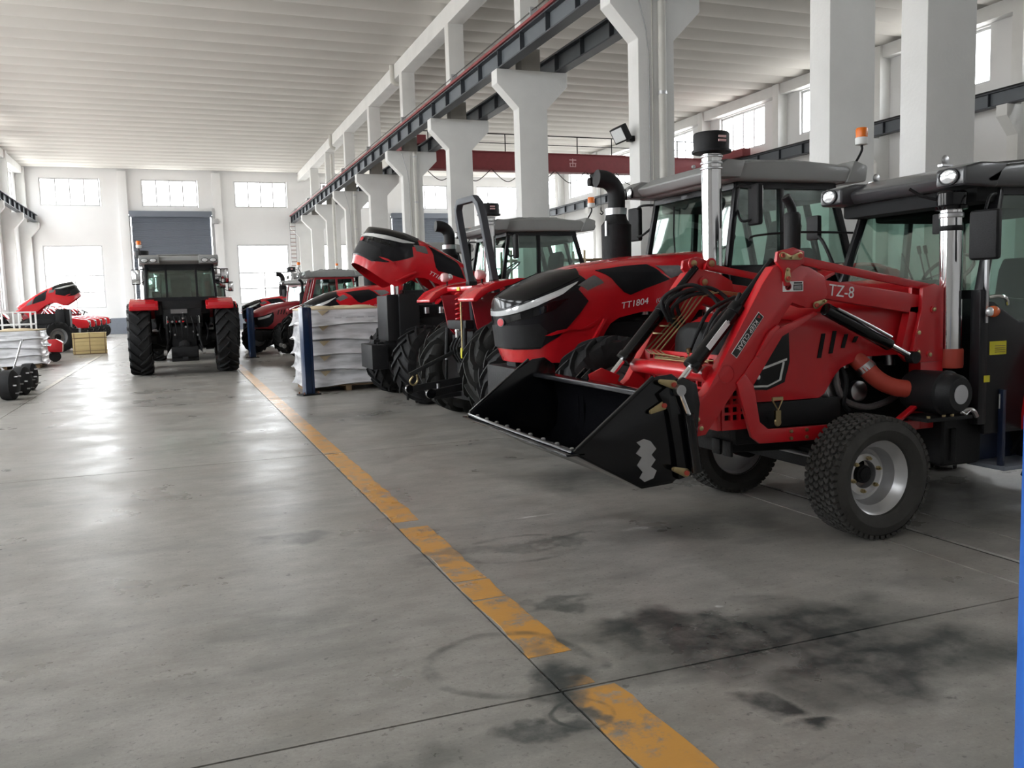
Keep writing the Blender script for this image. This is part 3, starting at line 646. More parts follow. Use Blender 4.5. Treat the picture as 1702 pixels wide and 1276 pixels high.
def beacon(parent, base, tip):
    o = MB().tube([base, (base[0] + .04, base[1], base[2] + .02), (tip[0], tip[1], tip[2] - .16), (tip[0], tip[1], tip[2] - .1)], .012, 8, 4).build('beacon_stalk', 'iron', parent)
    MB().lathe([(.045, 0), (.062, .005), (.062, .07), (.055, .075)], axis='z', n=18).build('beacon_base', 'white_plastic', o, loc=(tip[0], tip[1], tip[2] - .1), bev=.003)
    MB().lathe([(.056, .075), (.058, .15), (.05, .168), (.001, .172)], axis='z', n=18).build('beacon_lens', 'orange', o, loc=(tip[0], tip[1], tip[2] - .1))
def mirror(parent, hinge, c, h=.36, w=.2, rz=0, arm=True):
    o = MB().obox((0, 0, 0), (.06, w, h), Matrix.Identity(3)).build('mirror', 'plastic', parent, bev=.025, seg=3, loc=c, rot=(0, 0, rz))
    MB().obox((.032, 0, 0), (.004, w * .86, h * .88), Matrix.Identity(3)).build('mirror_glass', 'chrome', o, bev=.001)
    if arm:
        d = (hinge[0], hinge[1], hinge[2]); e = (c[0] + .0, c[1], c[2] + h * .38); q = (c[0], c[1], c[2] - h * .32)
        MB().tube([d, ((d[0] + e[0]) / 2 - .05, (d[1] + e[1]) / 2, e[2] + .05), e], .013, 7, 4).tube([(d[0], d[1], d[2] - .22), ((d[0] + q[0]) / 2 - .05, (d[1] + q[1]) / 2, q[2] - .02), q], .013, 7, 4).build('mirror_arm', 'iron', parent)
def pane(name, pts, parent, m='cab_glass', th=.006, child=None):
    """flat glass from a loop of points"""
    P = [Vector(p) for p in pts]; n = (P[1] - P[0]).cross(P[-1] - P[0]).normalized() * th; k = len(P)
    return MB().add(P + [p + n for p in P], [tuple(range(k)), tuple(range(2 * k - 1, k - 1, -1))] + [(i, (i + 1) % k, k + (i + 1) % k, k + i) for i in range(k)]).build(name, m, parent)
def seat_unit(parent, x, z, s=1.0):
    o = MB().prism([(x - .25 * s, z), (x + .22 * s, z), (x + .26 * s, z + .12), (x - .26 * s, z + .14)], 'y', -.25 * s, .25 * s).build('seat', 'seat_cloth', parent, bev=.04, seg=3)
    MB().prism([(x + .14 * s, z + .1), (x + .27 * s, z + .1), (x + .36 * s, z + .62), (x + .30 * s, z + .72), (x + .24 * s, z + .62)], 'y', -.23 * s, .23 * s).build('backrest', 'seat_cloth', o, bev=.04, seg=3)
def steering(parent, c, tilt=35, r=.2):
    t = R(tilt); o = MB(); pts = []
    for k in range(21):
        a = 2 * math.pi * k / 20; p = Vector((r * math.cos(a) * math.cos(t), r * math.sin(a), r * math.cos(a) * math.sin(t))); pts.append(Vector(c) + p)
    o.tube(pts, .014, 8)
    for a in (0, 2.1, 4.2): o.bar(c, Vector(c) + Vector((r * math.cos(a) * math.cos(t), r * math.sin(a), r * math.cos(a) * math.sin(t))), .03, .012)
    o.cyl(c, (c[0] - .12, c[1], c[2] - .35), .03, n=10); return o.build('steering_wheel', 'plastic', parent)
def three_point(parent, x, z0=.55, w=.42, s=1.0):
    """rear linkage: two lower arms, lift rods, top link, drawbar"""
    for y in (-w, w):
        o = MB().bar((x - .25, y * .75, z0 + .12), (x + .55 * s, y, z0), .06, .09).build('lower_link', 'iron', parent, bev=.01); MB().lathe([(.03, -.04), (.065, -.035), (.065, .035), (.03, .04)], (x + .57 * s, y, z0), n=16).build('ball_end', 'steel', o)
        MB().cyl((x + .2, y * .95, z0 + .05), (x + .05, y * .8, z0 + .35), .022, n=10).cyl((x + .05, y * .8, z0 + .35), (x - .05, y * .72, z0 + .62), .032, n=10).build('lift_rod', 'iron', parent)
        MB().bar((x - .15, y * .7, z0 + .7), (x + .0, y * .72, z0 + .6), .06, .1).build('rocker_arm', 'iron', parent, bev=.01)
    MB().cyl((x - .1, 0, z0 + .5), (x + .18, 0, z0 + .78), .028, n=10).cyl((x + .18, 0, z0 + .78), (x + .3, 0, z0 + .9), .016, n=8).build('top_link', 'steel', parent)
    MB().prism([(x - .2, z0 - .22), (x + .45 * s, z0 - .2), (x + .45 * s, z0 - .12), (x - .2, z0 - .1)], 'y', -.06, .06).box(x + .1, x + .16, -.3, .3, z0 - .24, z0 - .08).build('drawbar', 'iron', parent, bev=.01)
    MB().cyl((x + .02, 0, z0 + .12), (x + .2, 0, z0 + .12), .035, n=12).lathe([(.14, x + .02), (.14, x + .14), (.11, x + .16)], (0, 0, z0 + .12), 'x', 16).build('power_shaft', 'iron', parent)
def big_tractor(name, label, loc, rz=0, hood_open=0, steer=0, red_cab=False, old=False, sc=1.0, group=None, gas=False):
    t = thing(name, label, 'tractor', loc, rz, group, sc); RED = 'red_dark' if old else 'red'
    # running gear
    MB().prism([(-.5, .62), (.3, .58), (.9, .5), (2.2, .5), (2.2, .95), (1.2, 1.0), (.9, 1.1), (-.35, 1.0), (-.5, .9)], 'y', -.2, .2).build('chassis', 'iron', t, bev=.02)
    MB().box(2.1, 3.05, -.28, .28, .55, 1.25).prism([(2.3, 1.2), (3.1, 1.2), (3.1, 1.55), (2.5, 1.6)], 'y', -.42, .42).build('rear_transmission', 'iron', t, bev=.03)
    en = MB().box(-.2, .95, -.27, .27, .92, 1.5).box(-.1, .8, -.3, .3, 1.1, 1.3).build('engine', 'iron', t, bev=.02)
    MB().box(-.42, -.22, -.36, .36, .95, 1.66).build('radiator', 'plastic', t, bev=.015); MB().prism([(-.24, 1.0), (.08, 1.0), (.08, 1.58), (.02, 1.68), (-.24, 1.68)], 'y', -.43, -.36).build('radiator_cover', 'plastic', t, bev=.01); MB().prism([(-.24, 1.0), (.08, 1.0), (.08, 1.58), (.02, 1.68), (-.24, 1.68)], 'y', .36, .43).build('radiator_cover', 'plastic', t, bev=.01)
    for k in range(4): MB().cyl((-.02 + .24 * k, -.33, 1.36), (-.02 + .24 * k, -.33, 1.46), .05, n=12).build('injector', 'steel', en)
    MB().tube([(.1, -.34, 1.2), (.4, -.37, 1.05), (.8, -.36, 1.15), (1.2, -.35, 1.0)], .025, 8, 5).build('fuel_line', 'plastic', en)
    MB().prism([(-.10, .50), (.10, .50), (.12, .70), (-.12, .70)], 'y', -.72, .72).cyl((0, -.8, .6), (0, .8, .6), .09, n=14).build('front_axle', 'iron', t, bev=.015)
    for y in (-.66, .66): MB().lathe([(.09, -.12), (.17, -.1), (.17, .1), (.09, .12)], (0, y, .6), n=18).build('steering_knuckle', 'iron', t)
    MB().cyl((2.7, -.85, .86), (2.7, .85, .86), .12, n=16).lathe([(.13, -.62), (.2, -.5), (.22, -.3), (.22, .3), (.2, .5), (.13, .62)], (2.7, 0, .86), n=20).build('rear_axle', 'iron', t)
    for y, out in ((-.965, -1), (.965, 1)):
        wf = wheel('front_wheel', t, (0, y, .60), TY_F, RM_F, .12, .1, 0, 8, .17, out); wf.rotation_euler.z += R(steer)
        wheel('rear_wheel', t, (2.7, y, .86), TY_R, RM_R, .15, .12, .02, 8, .22, out)
    # front weight carrier
    MB().prism([(-.60, .62), (-.2, .62), (-.2, .9), (-.60, .9), (-.62, .8)], 'y', -.3, .3).build('front_carrier', 'iron', t, bev=.015)
    wb = MB().box(-.70, -.44, -.42, .42, .52, .90).build('weight_block', 'iron', t, bev=.012)
    MB().box(-.60, -.5, -.12, .12, .88, .97).box(-.56, -.46, -.2, .2, .88, .93).build('hitch_pin', 'iron', wb, bev=.01)
    # bonnet
    hood = BON.shell().build('bonnet', RED, t, ang=50)
    B = BON
    if not old:
        P = lambda L: [B.xz(x, z) for x, z in L]
        side = P([(-.46, 1.08), (-.43, 1.27), (-.02, 1.44), (.02, 1.5)]); q1 = B.xz(-.07, 1.63)
        mask = [(0, B.v_of(0, 1.08))] + side + [q1, B.xz(.03, 1.72), B.xz(-.06, 1.80), (B.q_of(-.12), 1.55), (B.q_of(-.14), 2.0), (.62, 2.0), (.3, 2.0), (0, 2.0)]
        mk = B.patch(mask, .006, 'front_mask', 'black_mask', hood, (-1, 1))
        B.patch([(0, .965), (.25, .965), (.5, .98), (.68, 1.03), (.80, 1.13), (.82, 1.17), (.66, 1.13), (.5, 1.105), (.25, 1.08), (0, 1.065)], .018, 'light_strip', 'lamp_lens', mk, (-1, 1), .02)
        B.patch([(0, 1.14), (.25, 1.15), (.5, 1.17), (.66, 1.2), (.84, 1.27), (.86, 1.6), (.7, 1.75), (.3, 1.8), (0, 1.8)], .014, 'visor', 'black_gloss', mk, (-1, 1), .02)
        B.patch([(.10, .80), (.62, .83), (.74, .93), (.6, .965), (.1, .955)], .012, 'headlight', 'black_gloss', mk, (-1, 1))
        for q in (.22, .46): B.patch([(q, .83), (q + .12, .84), (q + .12, .94), (q, .94)], .018, 'projector', 'lamp_cover', mk, (-1, 1))
        B.patch([(0, B.v_of(0, 1.10)), (.5, B.v_of(.5, 1.10)), (.56, B.v_of(.56, 1.24)), (.5, B.v_of(.5, 1.31)), (0, B.v_of(0, 1.31))], .014, 'grille', 'plastic', mk, (-1, 1))
        em = MB().lathe([(.05, .01), (.05, -.006), (.044, -.012), (.001, -.014)], axis='x', n=20).build('emblem', 'label_red', mk, loc=(-.742, -.13, 1.33), rot=(0, 0, R(14))); em.scale = (.6, 1, .72)
        MB().lathe([(.053, .012), (.053, -.004), (.048, -.004)], axis='x', n=20).build('emblem_ring', 'steel', em)
        B.patch(P([(.14, 1.80), (.40, 1.83), (.66, 1.845), (.90, 1.70), (.47, 1.555), (.40, 1.585)]), .006, 'side_window', 'black_mask', hood, (-1, 1))
        B.patch(P([(-.06, 1.67), (.02, 1.615), (.19, 1.685), (.11, 1.755)]), .007, 'side_vent', 'grille_mesh', hood, (-1, 1))
        B.patch(P([(.91, 1.71), (1.10, 1.77), (1.0, 1.83), (.75, 1.83)]), .007, 'rear_vent', 'grille_mesh', hood, (-1, 1))
        B.patch(P([(-.36, 1.19), (-.10, 1.26), (.12, 1.31), (.16, 1.27), (.02, 1.07), (-.06, .975), (-.42, .975)]), .004, 'lower_panel', RED, hood, (-1, 1))
        B.patch(P([(-.42, 1.20), (-.3, 1.245), (.14, 1.345), (.14, 1.315), (-.10, 1.27), (-.36, 1.20)]), .022, 'crease_rail', RED, hood, (-1, 1))
        for y in (-.478, .478): MB().prism([(-.02, 1.04), (.03, 1.04), (.20, 1.33), (.17, 1.34)], 'y', y - .022, y + .022).build('arch_blade', RED, hood, bev=.006)
        text('lettering', 'TT1804', .085, 'text_white', hood, (.36, -.482, 1.425), R(8), shear=.25, sx=1.1)
        text('lettering', '(G4)', .05, 'text_grey', hood, (.74, -.486, 1.478), R(8), shear=.25)
        for y in (-.47, .47):
            MB().box(-.19, -.15, y - .012, y + .012, .90, .96).tube([(-.17, y, .9), (-.18, y, .84), (-.16, y, .78), (-.17, y, .72)], .01, 6, 3).build('bonnet_catch', 'zinc', t)
    else:
        mk = B.patch([(0, B.v_of(0, 1.02)), (.5, B.v_of(.5, 1.02)), (.72, B.v_of(.72, 1.2)), (.8, .78), (.74, .98), (0, .98)], .008, 'front_grille', 'black_mask', hood, (-1, 1))
        B.patch([(.18, .74), (.6, .76), (.7, .9), (.18, .9)], .014, 'headlight', 'lamp_lens', mk, (-1, 1))
        for k in range(6): B.patch([B.xz(.02 + .13 * k, 1.46), B.xz(.06 + .13 * k, 1.46), B.xz(.12 + .13 * k, 1.66), B.xz(.08 + .13 * k, 1.66)], .006, 'louvre', 'grid_dark', hood, (-1, 1), L=.08)
    if hood_open:
        hv = Vector((1.15, 0, 1.9)); a = R(hood_open); q = Matrix.Rotation(a, 4, 'Y')
        hood.matrix_local = Matrix.Translation(hv) @ q @ Matrix.Translation(-hv)
        for y in (-.36, .36): MB().cyl((.55, y, 1.5), (.25, y, 1.95), .018, n=8).cyl((.25, y, 1.95), (.1, y, 2.18), .01, n=8).build('gas_strut', 'steel', t)
    # cab -----------------------------------------------------------
    CF = 'red_dark' if red_cab else 'cab_frame'
    cab = MB().prism([(1.35, 1.0), (2.75, 1.42), (2.78, 1.62), (2.78, 1.80), (1.36, 1.80), (1.30, 1.5)], 'y', -.62, .62).build('cab', CF, t, bev=.02)
    A0, A1, B0, B1, C0, C1 = (1.36, 1.80), (1.50, 2.62), (1.98, 1.78), (2.0, 2.62), (2.84, 1.80), (2.62, 2.62); yb, yt = .78, .74
    for s in (-1, 1):
        for nm, (p, q), wd in (('front_pillar', (A0, A1), .055), ('door_pillar', (B0, B1), .06), ('rear_pillar', (C0, C1), .065)):
            MB().bar((p[0], s * yb, p[1]), (q[0], s * yt, q[1]), wd).build(nm, CF, cab, bev=.01)
        MB().prism([(1.36, 1.0), (1.95, 1.05), (2.0, 1.72), (1.98, 1.8), (1.36, 1.8)], 'y', s * .80 - .02, s * .80 + .02).build('door', 'cab_frame' if not red_cab else CF, cab, bev=.012)
        pane('door_glass', [(A0[0], s * yb, A0[1]), (B0[0], s * yb, B0[1]), (B1[0], s * yt, B1[1]), (A1[0], s * yt, A1[1])], cab)
        pane('side_glass', [(B0[0], s * yb, B0[1]), (C0[0], s * yb, C0[1]), (C1[0], s * yt, C1[1]), (B1[0], s * yt, B1[1])], cab)
        MB().box(1.80, 1.93, s * .83 - .012, s * .83 + .012, 1.82, 1.86).build('door_handle', 'steel', cab, bev=.005)
        MB().bar((1.48, s * yt, 2.58), (2.64, s * yt, 2.58), .07).build('roof_rail', CF, cab)
        MB().bar((1.36, s * yb, 1.78), (2.84, s * yb, 1.78), .06).build('waist_rail', CF, cab)
    pane('windshield', [(A0[0], -yb, A0[1]), (A0[0], yb, A0[1]), (A1[0], yt, A1[1]), (A1[0], -yt, A1[1])], cab)
    pane('rear_glass', [(C0[0], yb, C0[1]), (C0[0], -yb, C0[1]), (C1[0], -yt, C1[1]), (C1[0], yt, C1[1])], cab)
    for y in (-.26, .30): MB().bar((C0[0] + .01, y * 1.2, C0[1]), (C1[0] + .01, y * 1.2, C1[1]), .05).build('rear_post', CF, cab)
    MB().bar((A0[0], -yb, A0[1] - .02), (A0[0], yb, A0[1] - .02), .07).build('front_sill', CF, cab); MB().bar((C0[0], -yb, C0[1] - .02), (C0[0], yb, C0[1] - .02), .09).build('rear_sill', CF, cab)
    MB().bar((A1[0], -yt, 2.58), (A1[0], yt, 2.58), .08).build('front_header', CF, cab); MB().bar((C1[0], -yt, 2.58), (C1[0], yt, 2.58), .08).build('rear_header', CF, cab)
    MB().tube([(1.33, .1, 1.86), (1.40, .25, 2.2), (1.44, .3, 2.48)], .008, 6).build('wiper', 'iron', cab)
    MB().box(1.52, 2.66, -.70, .70, 2.44, 2.60).build('headliner', 'seat_cloth', cab, bev=.03)
    MB().box(2.02, 2.5, -.66, -.48, 1.6, 1.98).build('side_console', 'plastic', cab, bev=.04)
    seat_unit(cab, 2.35, 1.62); steering(cab, (1.78, 0, 2.05))
    MB().prism([(1.42, 1.5), (1.72, 1.5), (1.66, 1.95), (1.50, 1.95)], 'y', -.22, .22).build('dashboard', 'plastic', cab, bev=.03)
    # roof with lamp pods
    rm = 'roof_grey'
    roof = MB().prism([(1.24, 2.62), (2.78, 2.63), (2.90, 2.69), (2.84, 2.78), (2.3, 2.85), (1.7, 2.84), (1.36, 2.80), (1.18, 2.70)], 'y', -.66, .66).prism([(1.34, 2.60), (2.72, 2.61), (2.86, 2.69), (2.72, 2.78), (2.2, 2.81), (1.7, 2.80), (1.42, 2.76), (1.26, 2.68)], 'y', -.86, .86).build('roof', rm, t, bev=.035, seg=3)
    for k in range(4): MB().box(1.75 + .2 * k, 1.85 + .2 * k, -.5, .5, 2.84, 2.862).build('roof_rib', rm, roof, bev=.008)
    for s in (-1, 1):
        MB().prism([(1.16, 2.62), (1.40, 2.62), (1.46, 2.78), (1.26, 2.79), (1.14, 2.72)], 'y', s * .80 - .14, s * .80 + .14).build('lamp_pod', rm, roof, bev=.025)
        for y in (.73, .87): lamp(roof, (1.15, s * y, 2.675), .055, rot=(0, 0, R(-90)))
        MB().prism([(2.70, 2.60), (2.95, 2.62), (2.97, 2.78), (2.80, 2.83)], 'y', s * .66 - .22, s * .66 + .22).build('lamp_pod', rm, roof, bev=.025)
        for y in (.57, .76):
            l = lamp(roof, (2.965, s * y, 2.69), .06, rot=(0, 0, R(90))); l.scale = (1.3, 1, .8)
    MB().lathe([(.018, 0), (.018, .03), (.012, .03), (.012, .0)], axis='y', n=10).build('lifting_eye', 'steel', roof, loc=(1.5, 0, 2.86))
    beacon(roof, (2.78, -.84, 2.76), (2.90, -.86, 3.08))
    if not old:
        mirror(t, (1.48, -.77, 2.55), (1.50, -1.02, 2.36), .38, .2, R(-10)); mirror(t, (1.48, .77, 2.55), (1.40, 1.08, 2.36), .38, .2, R(10))
    else:
        mirror(t, (1.48, -.77, 2.45), (1.45, -1.0, 2.3), .3, .18, R(-10)); mirror(t, (1.48, .77, 2.45), (1.45, 1.0, 2.3), .3, .18, R(10))
    # intake and exhaust stacks
    if not old:
        pp = MB().cyl((1.13, -.86, 1.20), (1.13, -.86, 2.83), .095, n=24).build('intake_pipe', 'chrome', t)
        for z in (2.70, 2.75, 2.81): MB().lathe([(.098, -.012), (.104, -.006), (.104, .006), (.098, .012)], (1.13, -.86, z), 'z', 24).build('pipe_clamp', 'steel', pp)
        cp = MB().lathe([(.1, 2.84), (.182, 2.845), (.182, 2.865), (.162, 2.87), (.168, 3.005), (.157, 3.025), (.001, 3.035)], (1.13, -.86, 0), 'z', 28).build('precleaner', 'plastic', pp)
        for k in range(2): MB().box(1.095, 1.175, -1.031, -1.018, 2.925 + .035 * k, 2.945 + .035 * k).build('label_strip', 'text_pink', cp)
        ex = MB().lathe([(.1, 1.3), (.16, 1.9), (.165, 2.32), (.12, 2.38), (.11, 2.44)], (.95, .70, 0), 'z', 22).build('muffler', 'iron', t)
        MB().tube([(.95, .70, 2.4), (.96, .70, 2.6), (.94, .70, 2.72), (.85, .70, 2.80), (.72, .70, 2.82)], .095, 14, 5).build('exhaust_elbow', 'plastic', ex); MB().lathe([(.117, 2.43), (.12, 2.50)], (.95, .70, 0), 'z', 22).build('exhaust_clamp', 'steel', ex)
        MB().box(.79, .80, .62, .66, 2.2, 2.36).build('muffler_plate', 'steel', ex)
    else:
        ex = MB().lathe([(.09, 1.3), (.13, 1.8), (.13, 2.25), (.06, 2.32)], (1.1, -.64, 0), 'z', 18).build('muffler', 'iron', t)
        MB().tube([(1.1, -.64, 2.3), (1.1, -.64, 2.6), (1.06, -.64, 2.72), (.95, -.64, 2.78)], .055, 12, 4).build('exhaust_elbow', 'iron', ex)
    # tank, steps, mudguards
    for s in (-1, 1):
        MB().prism([(1.25, .55), (1.95, .55), (2.0, .7), (2.0, 1.0), (1.25, 1.05)], 'y', s * .55 - .2, s * .55 + .2).build('fuel_tank', 'plastic', t, bev=.05, seg=3)
        for k in range(3): MB().box(1.45, 1.85, s * .86 - .1, s * .86 + .1, .45 + .28 * k, .48 + .28 * k).build('step', 'iron', t, bev=.006)
        MB().bar((1.44, s * .80, .42), (1.44, s * .80, 1.1), .03, .08).bar((1.86, s * .80, .42), (1.86, s * .80, 1.1), .03, .08).build('step_frame', 'iron', t)
        arc = [(2.7 + .97 * math.cos(a), .86 + .95 * math.sin(a)) for a in [R(200 - 10 * k) for k in range(5, 16)]]; ins = [(2.7 + .93 * math.cos(a), .86 + .91 * math.sin(a)) for a in [R(200 - 10 * k) for k in range(15, 4, -1)]]
        fd_ = MB().prism(arc + ins, 'y', s * .60, s * 1.14).build('rear_mudguard', 'red_dark' if old else RED, t, bev=.012)
        MB().prism([(3.02, 1.60), (3.30, 1.52), (3.34, 1.62), (3.10, 1.74), (2.95, 1.76)], 'y', s * .52, s * 1.15).build('mudguard_tail', 'red_dark' if old else RED, fd_, bev=.03, seg=3)
        MB().box(3.29, 3.335, s * .82 - .24, s * .82 + .24, 1.615, 1.68).build('tail_lamp', 'label_red', fd_, bev=.008)
    MB().prism([(2.8, 1.1), (3.05, 1.1), (3.05, 1.5), (2.84, 1.8)], 'y', -.44, .44).build('rear_panel', 'iron', t, bev=.02)
    for y in (-.36, .36):
        lc = MB().cyl((3.1, y, .80), (3.12, y, 1.2), .045, n=14).build('lift_cylinder', 'iron', t); MB().cyl((3.12, y, 1.2), (3.13, y, 1.38), .022, n=10).build('piston_rod', 'chrome', lc)
    for k in range(6):
        y = -.34 + .13 * k; MB().tube([(3.06, y, 1.38), (3.2, y + .02, 1.30), (3.22, y + .05, 1.05), (3.1, y + .03, .85)], .014, 7, 5).build('hydraulic_hose', 'rubber', t)
    for y, z in ((-.3, 1.02), (-.2, .94), (.22, 1.0), (.31, .92), (.05, 1.12)): MB().cyl((3.04, y, z), (3.13, y, z), .024, n=8).build('port_fitting', 'steel', t)
    for s in (-1, 1): MB().tube([(3.0, s * .5, 1.2), (3.12, s * .54, 1.0), (3.08, s * .5, .8)], .016, 7, 4).build('check_chain', 'iron', t)
    MB().box(3.1, 3.16, -.28, .12, 1.42, 1.56).build('plate_holder', 'iron', t, bev=.005); MB().box(3.16, 3.165, -.26, .10, 1.44, 1.54).build('plate', 'grille_mesh', t)
    three_point(t, 3.05)
    MB().box(3.05, 3.3, -.3, .3, .42, .66).build('hitch_frame', 'iron', t, bev=.02)
    for k in range(5): MB().cyl((3.1, -.32 + .08 * k, 1.25), (3.2, -.32 + .08 * k, 1.25), .025, n=10).build('hydraulic_coupler', 'steel' if k % 2 else 'red', t)
    return t
# ================================================================== LOADER TRACTOR (forward = -x, front axle at x = 0, viewer's side = -y)
LT = thing('loader_tractor', 'red compact tractor with front loader and black bucket, nearest the viewer', 'tractor', (4.0, 4.93, 0))
t = LT
TT = turf_tyre(.385, .30, .235); RMT = rim_mesh(.235, .30, 'rim_silver', .045, .018)
for y, out in ((-.73, -1), (.73, 1)): wheel('front_wheel', t, (-.02, y, .385), TT, RMT, .058, .03, .045, 6, .105, out)
TYR2 = ag_tyre(.62, .36, .36, 18, .04); RMR2 = rim_mesh(.36, .36, 'rim_silver', .02)
for y, out in ((-.62, -1), (.62, 1)): wheel('rear_wheel', t, (2.05, y, .62), TYR2, RMR2, .1, .08, .02, 6, .16, out)
MB().prism([(-.10, .36), (.06, .36), (.08, .50), (-.12, .50)], 'y', -.56, .56).cyl((-.02, -.6, .40), (-.02, .6, .40), .06, n=12).build('front_axle', 'iron', t, bev=.01)
for y in (-.54, .54): MB().lathe([(.05, -.07), (.1, -.06), (.1, .06), (.05, .07)], (-.02, y, .40), n=16).build('steering_knuckle', 'iron', t)
MB().cyl((-.14, -.5, .46), (-.14, .5, .46), .014, n=8).build('tie_rod', 'steel', t)
MB().cyl((2.05, -.6, .62), (2.05, .6, .62), .09, n=14).build('rear_axle', 'iron', t)
MB().prism([(-.72, .50), (.2, .46), (.9, .42), (2.1, .45), (2.1, .85), (1.0, .85), (.4, .80), (-.60, .72), (-.72, .68)], 'y', -.19, .19).build('chassis', 'iron', t, bev=.02)
MB().box(-.74, -.52, -.36, .36, .58, .74).build('front_support', 'iron', t, bev=.015)
for y in (-.28, -.16): 
    MB().box(-.755, -.735, y - .045, y + .045, .50, .60).box(-.745, -.735, y - .015, y + .015, .5, .6).build('weight_slot', 'iron', t, bev=.004)
en = MB().box(-.25, .95, -.20, .20, .78, 1.22).box(.1, .8, -.27, -.18, .85, 1.05).build('engine', 'iron', t, bev=.02)
for k in range(3): MB().cyl((.18 + .2 * k, -.28, 1.02), (.18 + .2 * k, -.28, 1.14), .04, n=12).build('injector', 'steel', en)
MB().lathe([(.03, -.34), (.1, -.33), (.1, -.29), (.03, -.28)], (.02, 0, .92), n=20).lathe([(.03, -.34), (.07, -.33), (.07, -.29), (.03, -.28)], (.28, 0, .86), n=20).build('belt_pulley', 'steel', en)
MB().tube([(.02, -.31, 1.02), (.2, -.31, 1.1), (.34, -.31, .9), (.2, -.31, .79), (.0, -.31, .82), (-.08, -.31, .92), (.02, -.31, 1.02)], .014, 6, 4).build('fan_belt', 'rubber', en)
MB().cyl((.36, -.33, 1.0), (.36, -.27, 1.0), .07, n=18).cyl((.36, -.37, .98), (.36, -.30, .98), .04, n=14).build('oil_filter', 'steel', en)
MB().tube([(.05, -.36, 1.02), (.06, -.37, .9), (.14, -.37, .8), (.32, -.38, .755), (.55, -.36, .80), (.62, -.34, .86)], .022, 10, 6).build('ribbed_conduit', 'grille_mesh', en)
MB().tube([(-.02, -.35, .98), (-.04, -.38, .88), (.04, -.38, .76)], .006, 6, 4).build('thin_wire', 'steel', en)
MB().tube([(.1, -.33, 1.06), (.12, -.38, .95), (.1, -.38, .8), (.16, -.36, .74)], .018, 8, 5).build('rubber_hose', 'rubber', en)
MB().box(-.64, .06, -.40, -.36, .68, .845).build('side_skirt', 'plastic', t, bev=.01); MB().box(-.64, .06, .36, .40, .68, .845).build('side_skirt', 'plastic', t, bev=.01)
# bonnet
BL = Bonnet([(.8, -.86), (1.0, -.86), (1.3, -.82), (1.5, -.76)], [(-.9, .36), (-.4, .42), (.2, .43), (.9, .44)], [(-.9, 1.27), (-.6, 1.36), (-.1, 1.46), (.4, 1.50), (.9, 1.52)],
            [(-.9, 1.30), (-.6, 1.40), (-.1, 1.54), (.4, 1.60), (.9, 1.62)], [(-.9, .77), (-.65, .85), (-.07, .85), (.0, .95), (.06, 1.03), (.24, 1.10), (.9, 1.10)], corner=.28, sc=.5, r=.12, length=.5 + 1.34)
hd = BL.shell().build('bonnet', 'red_loader', t, ang=50)
P = lambda L: [BL.xz(x, z) for x, z in L]
for sd in (-1, 1):
    hl = BL.patch(P([(-.71, 1.08), (-.66, 1.14), (-.45, 1.335), (-.385, 1.30), (-.375, 1.10), (-.405, .97), (-.53, .925), (-.70, .925)]), .008, 'headlight', 'black_gloss', hd, (sd,))
    BL.patch(P([(-.70, 1.04), (-.58, 1.07), (-.40, 1.125), (-.40, 1.11), (-.58, 1.055), (-.70, 1.025)]), .016, 'light_trim', 'chrome', hl, (sd,), .01)
    BL.patch(P([(-.43, 1.10), (-.415, 1.10), (-.435, .985), (-.53, .945), (-.68, .94), (-.68, .952), (-.53, .957), (-.45, .99)]), .016, 'light_trim', 'chrome', hl, (sd,), .01)
    p = BL.S(*BL.xz(-.60, 1.01)); lp = MB().lathe([(.05, .02), (.05, -.008), (.03, -.014), (.001, -.016)], n=18).build('projector', 'plastic', hl, loc=(p.x, sd * p.y, p.z)); MB().lathe([(.02, -.012), (.012, -.02), (.001, -.022)], n=12).build('bulb', 'lamp_lens', lp) if sd < 0 else None
    for k, (a, b, c, d) in enumerate([(-.155, 1.11, -.125, 1.27), (-.065, 1.13, -.035, 1.285), (.035, 1.165, .06, 1.26), (.125, 1.20, .145, 1.24)]):
        BL.patch(P([(a, b), (a + .03, b), (c + .03, d), (c, d)]), .006, 'louvre', 'grid_dark', hd, (sd,))
    BL.patch(P([(-.55, 1.38), (-.30, 1.425), (-.1, 1.42), (-.32, 1.36)]), .01, 'styling_rib', 'red_loader', hd, (sd,))
BL.patch([(0, .08), (.36, .08), (.40, .3), (.38, .55), (0, .55)], .008, 'front_grille', 'grid_dark', hd, (-1, 1))
BL.patch([(0, .58), (.44, .58), (.50, .9), (.46, 1.3), (.3, 1.75), (.3, 2.0), (0, 2.0)], .008, 'nose_panel', 'grid_dark', hd, (-1, 1))
# perforated red guard in front of the bonnet
gp = lambda u, v, tt: (tt, u, v)
holes = [(-.40 + .066 * i, -.40 + .066 * i + .046, .76 + .05 * j, .76 + .05 * j + .034) for i in range(12) for j in range(8)]
grid_wall(MB(), [-.44, .44], [.70, 1.17], holes, gp, -.93, -.905).build('guard_grille', 'red_loader', t)
sp_ = lambda u, v, tt: (u, tt, v)
for yy in (-.44, .44): grid_wall(MB(), [-.905, -.70], [.70, 1.10], [(-.885 + .06 * i, -.885 + .06 * i + .042, .76 + .05 * j, .76 + .05 * j + .034) for i in range(3) for j in range(6)], sp_, yy - .01, yy + .01).build('guard_side', 'red_loader', t)
lt_ = MB().tube([(-.54, -.465, .87), (-.50, -.47, .80), (-.46, -.465, .87)], .006, 6).box(-.52, -.48, -.475, -.455, .74, .80).lathe([(.022, -.008), (.028, 0), (.022, .008)], (-.5, -.468, .725), n=12).box(-.54, -.46, -.47, -.455, .865, .885).build('bonnet_catch', 'zinc', t)
